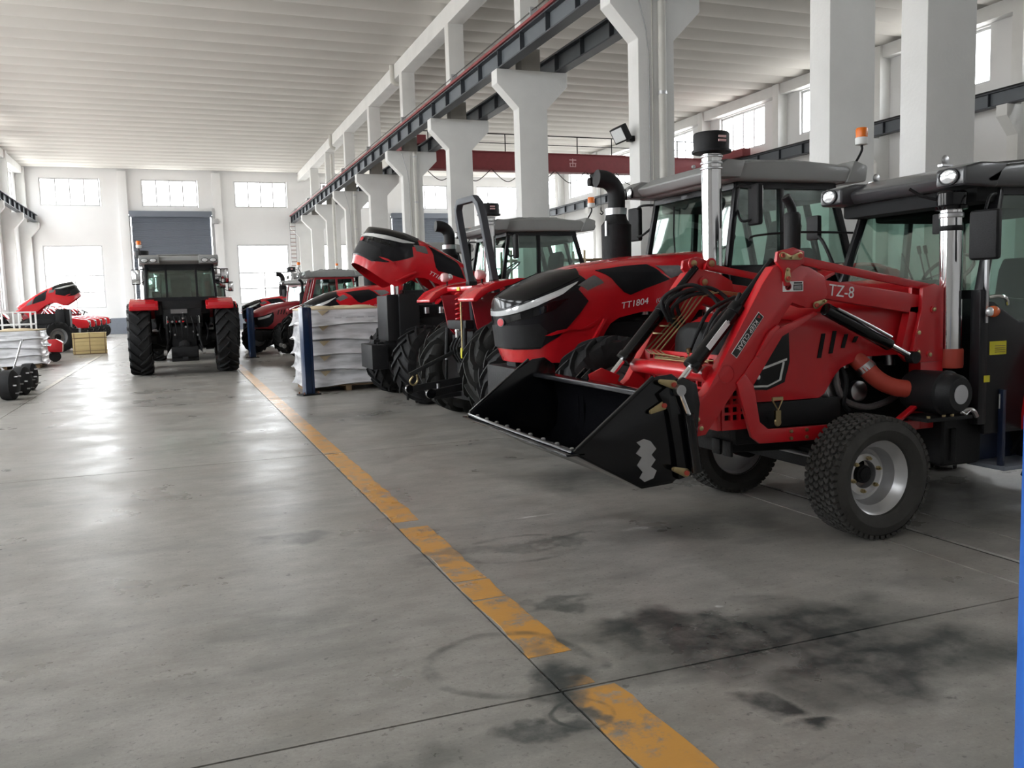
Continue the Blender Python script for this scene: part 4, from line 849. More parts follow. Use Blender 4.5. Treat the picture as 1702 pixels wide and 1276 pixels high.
# muffler on the bonnet
mf = MB().lathe([(.03, 1.50), (.055, 1.56), (.058, 2.08), (.045, 2.1)], (.10, .14, 0), 'z', 20).build('muffler', 'plastic', t)
MB().tube([(.10, .14, 2.08), (.09, .14, 2.14), (.04, .14, 2.21)], .032, 12, 4).build('exhaust_tip', 'plastic', mf)
# ------------------------------------------------------------------ loader
ld = 'red_loader'
def pin(parent, c, r=.024, plate=None):
    o = MB().lathe([(r * .5, .01), (r, .008), (r, -.012), (r * .7, -.014), (.001, -.015)], n=16).build('pivot_pin', 'zinc', parent, loc=c)
    MB().lathe([(r * 1.7, .004), (r * 1.7, -.006), (r * 1.05, -.007)], n=18).build('pin_collar', ld, o)
    return o
def keeper(parent, c, ang, L=.085):
    """teardrop retainer plate with a bolt"""
    d = Vector((math.cos(ang), 0, math.sin(ang))); pts = []
    for k in range(9):
        a = ang + math.pi / 2 + math.pi * k / 8; pts.append((.024 * math.cos(a), .024 * math.sin(a)))
    for k in range(5):
        a = ang - math.pi / 2 + math.pi * k / 4; pts.append((L * math.cos(ang) + .013 * math.cos(a), L * math.sin(ang) + .013 * math.sin(a)))
    o = MB().prism(pts, 'y', -.006, 0).build('pin_retainer', 'zinc', parent, loc=c, bev=.002)
    MB().lathe([(.014, 0), (.014, -.01), (.009, -.012), (.001, -.012)], (0, -.006, 0), n=12).build('pin_head', 'hose_red', o); MB().lathe([(.009, 0), (.009, -.01), (.001, -.011)], (L * math.cos(ang), -.006, L * math.sin(ang)), n=8).build('retainer_bolt', 'zinc', o)
for sd, y0 in ((-1, -.53), (1, .53)):
    yo, yi = y0, y0 - sd * .085                        # outer and inner plate of the boom
    ya, yb = min(yo, yi), max(yo, yi)
    arm = MB().prism([(-.66, 1.60), (-.58, 1.70), (-.46, 1.725), (-.30, 1.69), (-.19, 1.635), (-.165, 1.52), (-.235, 1.435), (-.33, 1.44), (-.44, 1.475), (-1.00, .79), (-1.075, .70), (-1.185, .69), (-1.215, .80), (-1.30, .93), (-1.28, 1.0), (-1.22, 1.015), (-1.105, .93), (-1.06, .965)], 'y', ya, yb).build('loader_arm', ld, t, bev=.008)
    MB().prism([(-.235, 1.62), (.70, 1.485), (.66, 1.36), (-.22, 1.50)], 'y', ya + .012, yb - .012).build('rear_boom', ld, t, bev=.008)
    MB().prism([(-.97, 1.08), (-.60, 1.455), (-.575, 1.43), (-.93, 1.06)], 'y', ya - .004, yb + .004).build('boom_flange', ld, arm, bev=.004) if False else None
    # upper levelling link and its bell crank
    MB().bar((-.40, y0 - sd * .04, 1.745), (.76, y0 - sd * .04, 1.535), .035, .05).build('levelling_rod', ld, t, bev=.008)
    cr = MB().prism([(-.56, 1.79), (-.44, 1.815), (-.36, 1.79), (-.36, 1.72), (-.46, 1.66), (-.47, 1.58), (-.51, 1.58), (-.52, 1.67), (-.57, 1.73)], 'y', yo - .014, yo + .014).build('bell_crank', ld, t, bev=.006)
    ko = yo - .016 if sd < 0 else yo + .016
    if sd < 0:
        keeper(cr, (-.53, ko, 1.765), R(-12), .07); keeper(cr, (-.40, ko, 1.762), R(190), .06); keeper(cr, (-.49, ko, 1.625), R(90), .055)
    else:
        for c in ((-.53, yi - .012, 1.765), (-.38, yi - .012, 1.762), (-.44, yi - .012, 1.63)): pin(cr, c)
    # mount post
    po = MB().prism([(.60, 1.545), (.70, 1.57), (.785, 1.54), (.785, 1.05), (.56, 1.05), (.51, 1.10), (.59, 1.40)], 'y', ya - .02, ya + .012).build('mount_post', ld, t, bev=.006); MB().prism([(.60, 1.545), (.70, 1.57), (.785, 1.54), (.785, 1.05), (.56, 1.05), (.51, 1.10), (.59, 1.40)], 'y', yb - .012, yb + .02).build('mount_post', ld, t, bev=.006)
    MB().prism([(.46, 1.16), (.53, 1.42), (.60, 1.42), (.53, 1.10)], 'y', ya + .012, yb - .012).build('post_web', ld, t)
    if sd < 0:
        for c in ((.69, ya - .022, 1.40), (.66, ya - .022, 1.10), (.56, ya - .022, 1.12), (.56, ya - .022, 1.25)):
            pin(po, c, .014)
    MB().box(.60, .80, ya - .01, yb + .01, .60, 1.06).build('mount_column', ld, t, bev=.01)
    # lower subframe rail to the front
    MB().prism([(-.86, 1.00), (-.80, 1.06), (-.735, .98), (-.69, .75), (-.625, .70), (-.14, .69), (.02, .68), (.60, .66), (.60, .60), (.02, .60), (-.16, .60), (-.69, .615), (-.75, .66)], 'y', ya - .012, ya + .018).build('subframe_rail', ld, t, bev=.006)
    MB().prism([(-.80, 1.06), (-.60, 1.30), (-.27, 1.415), (-.24, 1.40), (-.52, 1.27), (-.735, .98)], 'y', ya - .008, ya + .014).build('front_brace', ld, t, bev=.006)
    if sd < 0:
        for x, z in ((-.46, .675), (-.46, .63), (-.34, .675), (-.34, .63)): MB().lathe([(.012, 0), (.012, -.012), (.001, -.013)], (x, ya - .012, z), n=6).build('frame_bolt', 'zinc', t)
        MB().box(-.115, -.095, ya - .02, ya + .02, .60, .69).build('rail_gusset', ld, t, bev=.004)
        MB().lathe([(.056, .002), (.056, -.0035), (.052, -.0035), (.052, .002)], (-.925, yo, 1.06), n=32, close=True).build('weld_ring', ld, arm)
        for x, z in ((-1.115, .745), (-1.14, .80)): pin(arm, (x, yo - .004, z), .014)
        MB().prism([(-.63, 1.30), (-.56, 1.345), (-.545, 1.33), (-.70, 1.15), (-.72, 1.16)], 'y', yo - .018, yo - .002).build('stay_plate', ld, arm, bev=.003)
    # lift cylinder
    yc = yo + sd * .04
    cy = MB().cyl((-.22, yc, 1.43), (.30, yc, 1.185), .042, n=18).build('lift_cylinder', 'black_gloss', t, bev=.006)
    MB().cyl((.30, yc, 1.185), (.48, yc, 1.10), .02, n=12).build('piston_rod', 'chrome', cy)
    MB().lathe([(.014, -.03), (.04, -.03), (.04, .03), (.014, .03)], (.50, yc, 1.09), n=14).build('rod_eye', 'iron', cy); MB().tube([(-.16, yc - .045, 1.43), (.1, yc - .05, 1.315), (.27, yc - .05, 1.235)], .009, 7).build('oil_pipe', 'steel', cy)
    keeper(arm, (-.265, (yo - .006) if sd < 0 else yi - .006, 1.455), R(20), .07)
    # tilt cylinder
    yt_ = .43 * sd; a, b = Vector((-.51, yt_, 1.74)), Vector((-1.225, yt_, .985)); d = (b - a)
    tl = MB().cyl(a, a + d * .40, .026, n=14).cyl(a + d * .40, a + d * .83, .045, n=18).cyl(a + d * .36, a + d * .42, .05, n=18).cyl(a + d * .80, a + d * .845, .055, n=18).build('tilt_cylinder', 'black_gloss', t, bev=.005)
    MB().cyl(a + d * .83, b, .021, n=14).build('piston_rod', 'chrome', tl); MB().lathe([(.014, -.035), (.04, -.035), (.04, .035), (.014, .035)], b, n=14).build('rod_eye', 'iron', tl)
    nrm = Vector((-d.z, 0, d.x)).normalized() * -1
    q = Matrix((d.normalized(), Vector((0, 1, 0)), d.normalized().cross(Vector((0, 1, 0))))).transposed()
    if sd < 0: 
        lb = MB().obox(a + d * .60 + Vector((0, -.046, 0)) + Vector((-.008, 0, .008)), (.21, .004, .036), q).build('cylinder_label', 'label_white', tl); MB().obox(a + d * .50 + Vector((-.008, -.049, .008)), (.018, .003, .014), q).build('label_mark', 'text_grey', lb)
    MB().tube([a + d * .44 + Vector((.03, 0, .05)), a + d * .40 + Vector((.06, .03, .1)), a + d * .55 + Vector((.12, .05, .12)), a + d * .80 + Vector((.07, .02, .06))], .013, 8, 5).build('cylinder_hose', 'rubber', tl)
    # bucket pivot link
    lk = MB().prism([(-1.20, .92), (-1.16, 1.0), (-1.30, 1.06), (-1.40, 1.02), (-1.39, .98)], 'y', yt_ - .035 * sd - .012, yt_ - .035 * sd + .012).build('tilt_link', ld, t, bev=.005)
    # hydraulic pipes on the inner face
ct = MB().cyl((-1.0, -.45, 1.06), (-1.0, .45, 1.06), .048, n=24).build('cross_tube', ld, t)
for k in range(4):
    yy = .20 + .065 * k
    MB().tube([(-.98 + .02 * k, yy - .30, 1.14), (-.98, yy - .12, 1.15), (-.95, yy, 1.17), (-.72 + .01 * k, yy, 1.40), (-.60, yy, 1.53), (-.45, yy, 1.56), (.0, yy, 1.50)], .006, 6).build('oil_pipe', 'zinc', t)
for k in range(3): MB().tube([(-1.0 + .035 * k, -.40, 1.12 + .006 * k), (-.99 + .035 * k, .20 + .06 * k, 1.12 + .006 * k)], .006, 6).build('oil_pipe', 'zinc', t)
for k in range(3): MB().box(-.86 + .05 * k, -.85 + .05 * k, .32, .45, 1.275 + .05 * k, 1.285 + .05 * k).build('pipe_clip', 'zinc', t)
for k, (x, z) in enumerate(((-.78, 1.36), (-.74, 1.33), (-.70, 1.30), (-.66, 1.34))):
    MB().tube([(x, .36, z), (x - .06, .34, z + .16), (x + .12, .25, z + .25), (x + .26, .15, z + .12), (x + .3, .08, z - .15), (x + .34, .05, 1.0)], .014, 8, 6).build('hydraulic_hose', 'rubber', t)
MB().tube([(-.9, -.3, 1.20), (-.86, -.28, 1.33), (-.76, -.26, 1.42), (-.55, -.2, 1.5), (-.2, -.2, 1.58)], .015, 8, 6).build('hydraulic_hose', 'rubber', t)
for k in range(2): MB().tube([(-.93, -.25 + .13 * k, 1.16), (-.86, -.22 + .1 * k, 1.30), (-.72, -.16 + .1 * k, 1.44), (-.5, -.12 + .1 * k, 1.52)], .013, 8, 6).build('hydraulic_hose', 'rubber', t)
for k in range(2): MB().cyl((-.91, -.25 + .13 * k, 1.12), (-.93, -.25 + .13 * k, 1.2), .017, n=8).build('hose_fitting', 'zinc', t)
# bucket: lip forward, open to the front
bk = MB()
sidep = [(-2.12, .745), (-1.95, .87), (-1.75, 1.03), (-1.62, 1.11), (-1.52, 1.12), (-1.44, 1.06), (-1.42, .80), (-1.43, .56), (-1.52, .53), (-1.72, .52)]
prof_out = [(-2.13, .74), (-1.71, .505), (-1.52, .515), (-1.42, .60), (-1.40, .80), (-1.46, 1.0), (-1.60, 1.005)]
prof_in = [(-1.60, .99), (-1.475, .985), (-1.42, .80), (-1.44, .62), (-1.53, .535), (-1.70, .525), (-2.12, .755)]
bucket = MB().prism(prof_out + prof_in, 'y', -.87, .87).build('bucket', 'black_gloss', t, bev=.004)
for y in (-.88, .868): MB().prism(sidep, 'y', y, y + .012).build('bucket_side', 'black_gloss', bucket, bev=.003)
MB().bar((-2.12, -.88, .748), (-1.62, -.88, 1.115), .02, .02).bar((-2.12, .88, .748), (-1.62, .88, 1.115), .02, .02).build('side_edge_bar', 'black_gloss', bucket, bev=.003) if False else None
for y in (-.885, .885): MB().bar((-2.10, y, .757), (-1.64, y, 1.11), .022, .018).build('side_edge_bar', 'black_gloss', bucket, bev=.003)
MB().box(-2.16, -2.05, -.88, .88, .722, .735).build('cutting_edge', 'black_gloss', bucket, bev=.003)
for k in range(9): MB().lathe([(.013, 0), (.013, .012), (.008, .016), (.001, .017)], (-2.08, -.78 + .195 * k, .735), 'z', 10).build('edge_bolt', 'steel', bucket)
MB().bar((-1.60, -.87, .998), (-1.60, .87, .998), .03, .03).build('top_rail', 'black_mask', bucket, bev=.004)
for y in (-.45, .45):
    MB().prism([(-1.45, 1.0), (-1.38, 1.06), (-1.30, 1.0), (-1.28, .62), (-1.38, .54), (-1.43, .6)], 'y', y - .05, y - .035).prism([(-1.45, 1.0), (-1.38, 1.06), (-1.30, 1.0), (-1.28, .62), (-1.38, .54), (-1.43, .6)], 'y', y + .035, y + .05).box(-1.43, -1.40, y - .05, y + .05, .62, .98).build('bucket_ear', 'black_gloss', bucket, bev=.004)
# second pair of links and rods by the near bucket side
nb = MB().prism([(-1.62, 1.02), (-1.56, 1.06), (-1.46, 1.10), (-1.38, 1.06), (-1.36, .95), (-1.40, .56), (-1.50, .54), (-1.52, .70), (-1.56, .92)], 'y', -.905, -.882).build('side_plate', 'black_gloss', bucket, bev=.004)
keeper(bucket, (-1.53, -.906, 1.065), R(165)); keeper(bucket, (-1.585, -.895, .955), R(200)); keeper(bucket, (-1.455, -.906, .575), R(160))
dc = MB().cyl((-1.50, -.93, 1.02), (-1.45, -.93, .90), .014, n=12).build('damper_rod', 'chrome', t); MB().cyl((-1.45, -.93, .90), (-1.40, -.93, .58), .03, n=14).build('damper_body', 'black_gloss', dc); MB().lathe([(.01, -.02), (.03, -.02), (.03, .02), (.01, .02)], (-1.505, -.93, 1.035), n=14).build('rod_eye', 'steel', dc)
# torn reflective film inside and on the near bucket side
def film(parent, pts, M, off, name='film_remnant'):
    return MB().prism(pts, 'y', -.0015, 0).build(name, 'steel', parent)
zz = [(-1.70, .545), (-1.645, .56), (-1.625, .60), (-1.66, .625), (-1.63, .66), (-1.655, .69), (-1.625, .72), (-1.66, .765), (-1.70, .78), (-1.745, .765), (-1.72, .74), (-1.75, .705), (-1.715, .68), (-1.745, .64), (-1.71, .60), (-1.73, .57)]
MB().prism(zz, 'y', -.8835, -.8805).build('film_remnant', 'steel', bucket)
# decals and writing
dk = MB().box(-.515, -.36, -.534, -.531, 1.545, 1.608).build('warning_label', 'label_white', t)
MB().box(-.435, -.368, -.5355, -.534, 1.552, 1.588).build('label_text_block', 'label_black', dk)
MB().lathe([(.024, 0), (.024, -.001), (.019, -.001), (.019, 0)], (-.475, -.534, 1.577), n=24).build('ban_ring', 'label_red', dk); MB().bar((-.49, -.5352, 1.562), (-.46, -.5352, 1.592), .001, .005, (1, 0, 1)).build('ban_bar', 'label_red', dk)
for k in range(3): MB().box(-.43, -.375, -.5365, -.5355, 1.558 + .009 * k, 1.561 + .009 * k).build('label_line', 'label_white', dk)
MB().box(-.432, -.37, -.5352, -.534, 1.592, 1.602).build('label_heading', 'label_black', dk)
text('lettering', 'TZ-8', .105, 'text_white', t, (-.155, -.520, 1.515), R(-7), sx=.95)
kp0, kp1 = Vector((-.69, -.533, 1.395)), Vector((-.86, -.533, 1.185)); dv = (kp1 - kp0); ang = math.atan2(dv.z, dv.x); q = Matrix((dv.normalized(), Vector((0, 1, 0)), dv.normalized().cross(Vector((0, 1, 0))))).transposed()
kl = MB().obox((kp0 + kp1) / 2, (dv.length + .045, .002, .05), q).build('keep_clear_label', 'label_white', t); MB().obox((kp0 + kp1) / 2 + Vector((0, -.0015, 0)), (dv.length + .037, .002, .042), q).build('label_field', 'label_black', kl)
up = Vector((-math.sin(ang), 0, math.cos(ang)))
MB().prism([(0, 0), (.024, 0), (.012, .022)], 'y', -.001, 0).build('warning_triangle', 'label_red', kl, loc=tuple(kp0 - dv.normalized() * .012 - up * .012 + Vector((0, -.003, 0))), rot=(0, -ang, 0))
text('lettering', 'KEEP CLEAR', .042, 'text_white', kl, tuple(kp0 + dv.normalized() * .025 - up * .014 + Vector((0, -.003, 0))), ang, sx=.98)
# ------------------------------------------------------------------ air cleaner, chrome intake
ac = MB().lathe([(.06, .27), (.12, .26), (.138, .23), (.142, .02), (.147, 0), (.147, -.02), (.134, -.03), (.125, -.09), (.105, -.115), (.001, -.115)], n=32).build('air_cleaner', 'plastic', t, loc=(.585, -.755, .865), rot=(0, 0, R(4)))
MB().lathe([(.062, -.112), (.062, -.119), (.001, -.12)], n=24).build('cleaner_label', 'text_grey', ac, loc=(0, 0, 0)); MB().tube([(-.05, -.16, -.1), (-.02, -.17, -.12), (.03, -.16, -.1)], .005, 6).build('cleaner_clip', 'steel', ac)
MB().box(.4, .78, -.80, -.55, .69, .715).build('cleaner_bracket', 'iron', t, bev=.005)
for x in (.42, .55, .62, .74): MB().lathe([(.012, .715), (.012, .73), (.001, .731)], (x, -.78, 0), 'z', 6).build('bracket_bolt', 'zinc', t)
MB().tube([(.20, -.36, 1.10), (.24, -.42, 1.03), (.30, -.47, .95), (.38, -.52, .90), (.48, -.58, .88)], .058, 18, 6).build('intake_hose', 'hose_red', t)
MB().cyl((.235, -.41, 1.045), (.255, -.43, 1.01), .062, n=18).build('hose_clamp', 'steel', t)
cpp = MB().cyl((.87, -.53, 1.06), (.855, -.53, 2.06), .072, n=28).build('intake_pipe', 'chrome', t)
MB().lathe([(.073, 2.0), (.077, 2.005), (.077, 2.03), (.073, 2.035)], (.856, -.53, 0), 'z', 24).build('pipe_clamp', 'steel', cpp); MB().lathe([(.073, 1.915), (.076, 1.92), (.076, 1.945), (.073, 1.95)], (.857, -.53, 0), 'z', 24).build('pipe_strap', 'iron', cpp)
MB().lathe([(.08, 1.0), (.083, 1.02), (.083, 1.12), (.078, 1.13)], (.87, -.53, 0), 'z', 24).build('rubber_sleeve', 'hose_red', cpp)
MB().lathe([(.08, 1.0), (.08, 1.012)], (.87, -.53, 0), 'z', 24).build('sleeve_clamp', 'steel', cpp)
MB().lathe([(.066, 2.05), (.1, 2.055), (.105, 2.075), (.092, 2.085), (.096, 2.16), (.085, 2.175), (.001, 2.18)], (.855, -.53, 0), 'z', 28).build('precleaner', 'black_gloss', cpp)
MB().tube([(.80, -.48, 2.12), (.72, -.40, 2.16), (.66, -.36, 2.21)], .012, 6).build('mirror_stay', 'plastic', cpp)
MB().bar((.30, -.60, .66), (.62, -.62, .86), .05, .02).build('stay_strut', ld, t, bev=.005)
# ------------------------------------------------------------------ cab
cb = MB().prism([(1.02, .80), (2.3, .85), (2.32, 1.38), (1.0, 1.50), (.98, 1.2)], 'y', -.50, .50).build('cab', 'cab_frame', t, bev=.02)
yb, yt = .66, .60
a0, a1, b0, b1, c0, c1 = (.98, 1.50), (1.20, 2.20), (1.62, 1.3), (1.66, 2.22), (2.3, 1.45), (2.2, 2.22)
for s in (-1, 1):
    MB().bar((a0[0], s * yb, a0[1]), (a1[0], s * yt, a1[1]), .06).build('front_pillar', 'cab_frame', cb, bev=.012); MB().bar((a0[0], s * yb, .62), (a0[0], s * yb, a0[1] + .02), .08).build('front_post', 'cab_frame', cb, bev=.012)
    MB().bar((b0[0], s * yb, b0[1]), (b1[0], s * yt, b1[1]), .05).build('door_pillar', 'cab_frame', cb, bev=.01); MB().bar((c0[0], s * yb, c0[1]), (c1[0], s * yt, c1[1]), .06).build('rear_pillar', 'cab_frame', cb, bev=.01)
    pane('door_glass', [(a0[0] + .06, s * yb, 1.28), (b0[0], s * yb, 1.28), (b1[0], s * yt, b1[1]), (a1[0], s * yt, a1[1])], cb)
    pane('side_glass', [(b0[0], s * yb, 1.4), (c0[0], s * yb, c0[1]), (c1[0], s * yt, c1[1]), (b1[0], s * yt, b1[1])], cb)
    MB().prism([(1.0, .55), (1.55, .55), (1.62, 1.32), (1.30, 1.30), (1.06, 1.44), (1.0, 1.44)], 'y', s * .68 - .02, s * .68 + .02).build('door', 'cab_frame', cb, bev=.015)
    MB().bar((a1[0], s * yt, 2.18), (c1[0], s * yt, 2.2), .06).build('roof_rail', 'cab_frame', cb)
    rf = [(2.06 + .72 * math.cos(a), .62 + .70 * math.sin(a)) for a in [R(185 - 9 * k) for k in range(0, 19)]]; ri = [(2.06 + .69 * math.cos(a), .62 + .67 * math.sin(a)) for a in [R(185 - 9 * k) for k in range(18, -1, -1)]]
    MB().prism(rf + ri, 'y', s * .55 - .12, s * .80 + .12 * 0 if s < 0 else .80).build('rear_mudguard', 'red_loader', t, bev=.01) if s > 0 else MB().prism(rf + ri, 'y', -.86, -.48).build('rear_mudguard', 'red_loader', t, bev=.01)
ws = [( a0[0], -yb, a0[1]), (a0[0], yb, a0[1]), (a1[0], yt, a1[1]), (a1[0], -yt, a1[1])]
pane('windshield', ws, cb); pane('rear_glass', [(c0[0], yb, c0[1]), (c0[0], -yb, c0[1]), (c1[0], -yt, c1[1]), (c1[0], yt, c1[1])], cb)
MB().bar((a0[0], -yb, a0[1] - .01), (a0[0], yb, a0[1] - .01), .06).build('front_sill', 'cab_frame', cb); MB().box(.98, 1.22, -.62, .62, 2.10, 2.215).build('front_header', 'seat_cloth', cb, bev=.02)
MB().tube([(1.08, -.32, 1.88), (1.20, -.36, 2.15)], .008, 6).tube([(1.0, -.1, 1.55), (1.09, .12, 1.8)], .008, 6).build('wiper', 'iron', cb)
MB().box(1.06, 1.10, -.36, -.18, 1.92, 2.06).build('inner_mirror', 'plastic', cb, bev=.01)
MB().box(1.24, 2.18, -.56, .56, 2.06, 2.2).build('headliner', 'seat_cloth', cb, bev=.03); seat_unit(cb, 1.95, 1.05, .9); steering(cb, (1.42, 0, 1.66), 40, .19)
MB().prism([(1.05, 1.2), (1.35, 1.2), (1.28, 1.60), (1.10, 1.60)], 'y', -.22, .22).build('dashboard', 'plastic', cb, bev=.04, seg=3)
for y in (.08, .14): 
    lv = MB().cyl((1.38, y, 1.5), (1.30, y + .02, 1.82), .006, n=6).build('lever', 'iron', cb); MB().cyl((1.305, y + .019, 1.80), (1.29, y + .021, 1.86), .014, n=10).build('lever_knob', 'plastic', lv)
# roof: dark cap with two front lamp housings
rfm = MB().prism([(.92, 2.20), (2.35, 2.22), (2.42, 2.29), (2.3, 2.37), (1.6, 2.42), (1.1, 2.37), (.88, 2.28)], 'y', -.50, .50).prism([(1.0, 2.19), (2.32, 2.21), (2.4, 2.28), (2.25, 2.35), (1.6, 2.39), (1.12, 2.34), (.95, 2.26)], 'y', -.68, .68).build('roof', 'roof_black', t, bev=.04, seg=3)
for s in (-1, 1):
    MB().prism([(.80, 2.20), (1.1, 2.19), (1.2, 2.36), (.95, 2.355), (.80, 2.32)], 'y', s * .56 - .12, s * .56 + .12).build('lamp_housing', 'roof_black', rfm, bev=.03, seg=3)
    l = lamp(rfm, (.80, s * .56, 2.265), .055, 'work_light', rot=(0, 0, R(-90))); l.scale = (1.35, 1, .95)
MB().lathe([(.03, -.004), (.036, 0), (.03, .004), (.024, 0)], (1.1, -.25, 2.43), n=18).box(1.05, 1.15, -.27, -.23, 2.385, 2.40).build('lifting_eye', 'steel', rfm); MB().lathe([(.03, -.004), (.036, 0), (.03, .004), (.024, 0)], (1.2, .5, 2.41), n=18).box(1.14, 1.26, .48, .52, 2.36, 2.38).build('lifting_eye', 'steel', rfm)
o = MB().obox((0, 0, 0), (.06, .19, .32), Matrix.Identity(3)).build('mirror', 'plastic', t, bev=.03, seg=3, loc=(.85, -.80, 1.87), rot=(0, 0, R(14)))
MB().obox((.032, 0, 0), (.004, .155, .27), Matrix.Identity(3)).build('mirror_glass', 'chrome', o, bev=.001)
MB().tube([(1.10, -.66, 2.15), (.95, -.74, 2.12), (.86, -.79, 2.03)], .01, 6, 3).build('mirror_arm', 'iron', t)
# far mirror on a bent bracket
o2 = MB().obox((0, 0, 0), (.05, .14, .20), Matrix.Identity(3)).build('mirror', 'plastic', t, bev=.02, loc=(.95, .92, 2.06)); MB().tube([(1.02, .68, 1.60), (.95, .72, 1.80), (.93, .80, 1.95), (.95, .90, 2.0)], .014, 8, 4).build('mirror_arm', 'iron', t); MB().tube([(1.12, .66, 2.0), (.7, .86, 2.02), (.4, .98, 2.0), (.36, .98, 1.96)], .01, 6, 4).build('mirror_arm', 'iron', t)
# door furniture and stickers on the viewer's side
MB().box(1.03, 1.18, -.704, -.700, 1.085, 1.175).build('yellow_sticker', 'label_yellow', t); 
for k in range(4): MB().box(1.075, 1.17, -.7055, -.704, 1.10 + .014 * k, 1.104 + .014 * k).build('sticker_line', 'wood_dark', t)
MB().box(.985, 1.035, -.704, -.70, .905, .95).build('yellow_sticker', 'label_yellow', t)
il = MB().ball((1.02, -.73, 1.375), .05, 10, (1.0, .7, .75)).build('turn_signal', 'amber', t); MB().ball((.985, -.735, 1.375), .035, 8, (.9, .7, .9)).build('signal_lens', 'lamp_lens', il)
MB().tube([(1.02, -.70, 1.47), (1.06, -.74, 1.475), (1.12, -.74, 1.46), (1.16, -.72, 1.42)], .013, 8, 4).build('door_handle', 'chrome', t)
MB().box(.98, 1.0, -.71, -.69, 1.3, 1.9).build('drip_rail', 'steel', t)
tk = MB().box(.72, 1.08, -.62, -.30, .34, .70).build('fuel_tank', 'plastic', t, bev=.04, seg=3); MB().cyl((.80, -.63, .60), (.80, -.63, .38), .022, n=10).build('drain_pipe', 'iron', tk)
MB().tube([(.76, -.72, .715), (.80, -.74, .74), (.84, -.75, .73), (.88, -.74, .69)], .016, 8, 4).build('drain_valve', 'steel', t)
MB().box(1.12, 1.60, -.76, -.48, .30, .33).build('step', 'dado', t, bev=.006); MB().box(1.12, 1.15, -.74, -.70, .33, .85).build('step_bar', 'tank_blue', t, bev=.006); MB().box(1.12, 1.60, -.50, -.46, .3, .85).build('step_back', 'tank_blue', t, bev=.006)
MB().cyl((1.12, -.71, .82), (1.12, -.71, .72), .008, n=6).build('door_pin', 'steel', t)
three_point(t, 2.15, .45, .35)
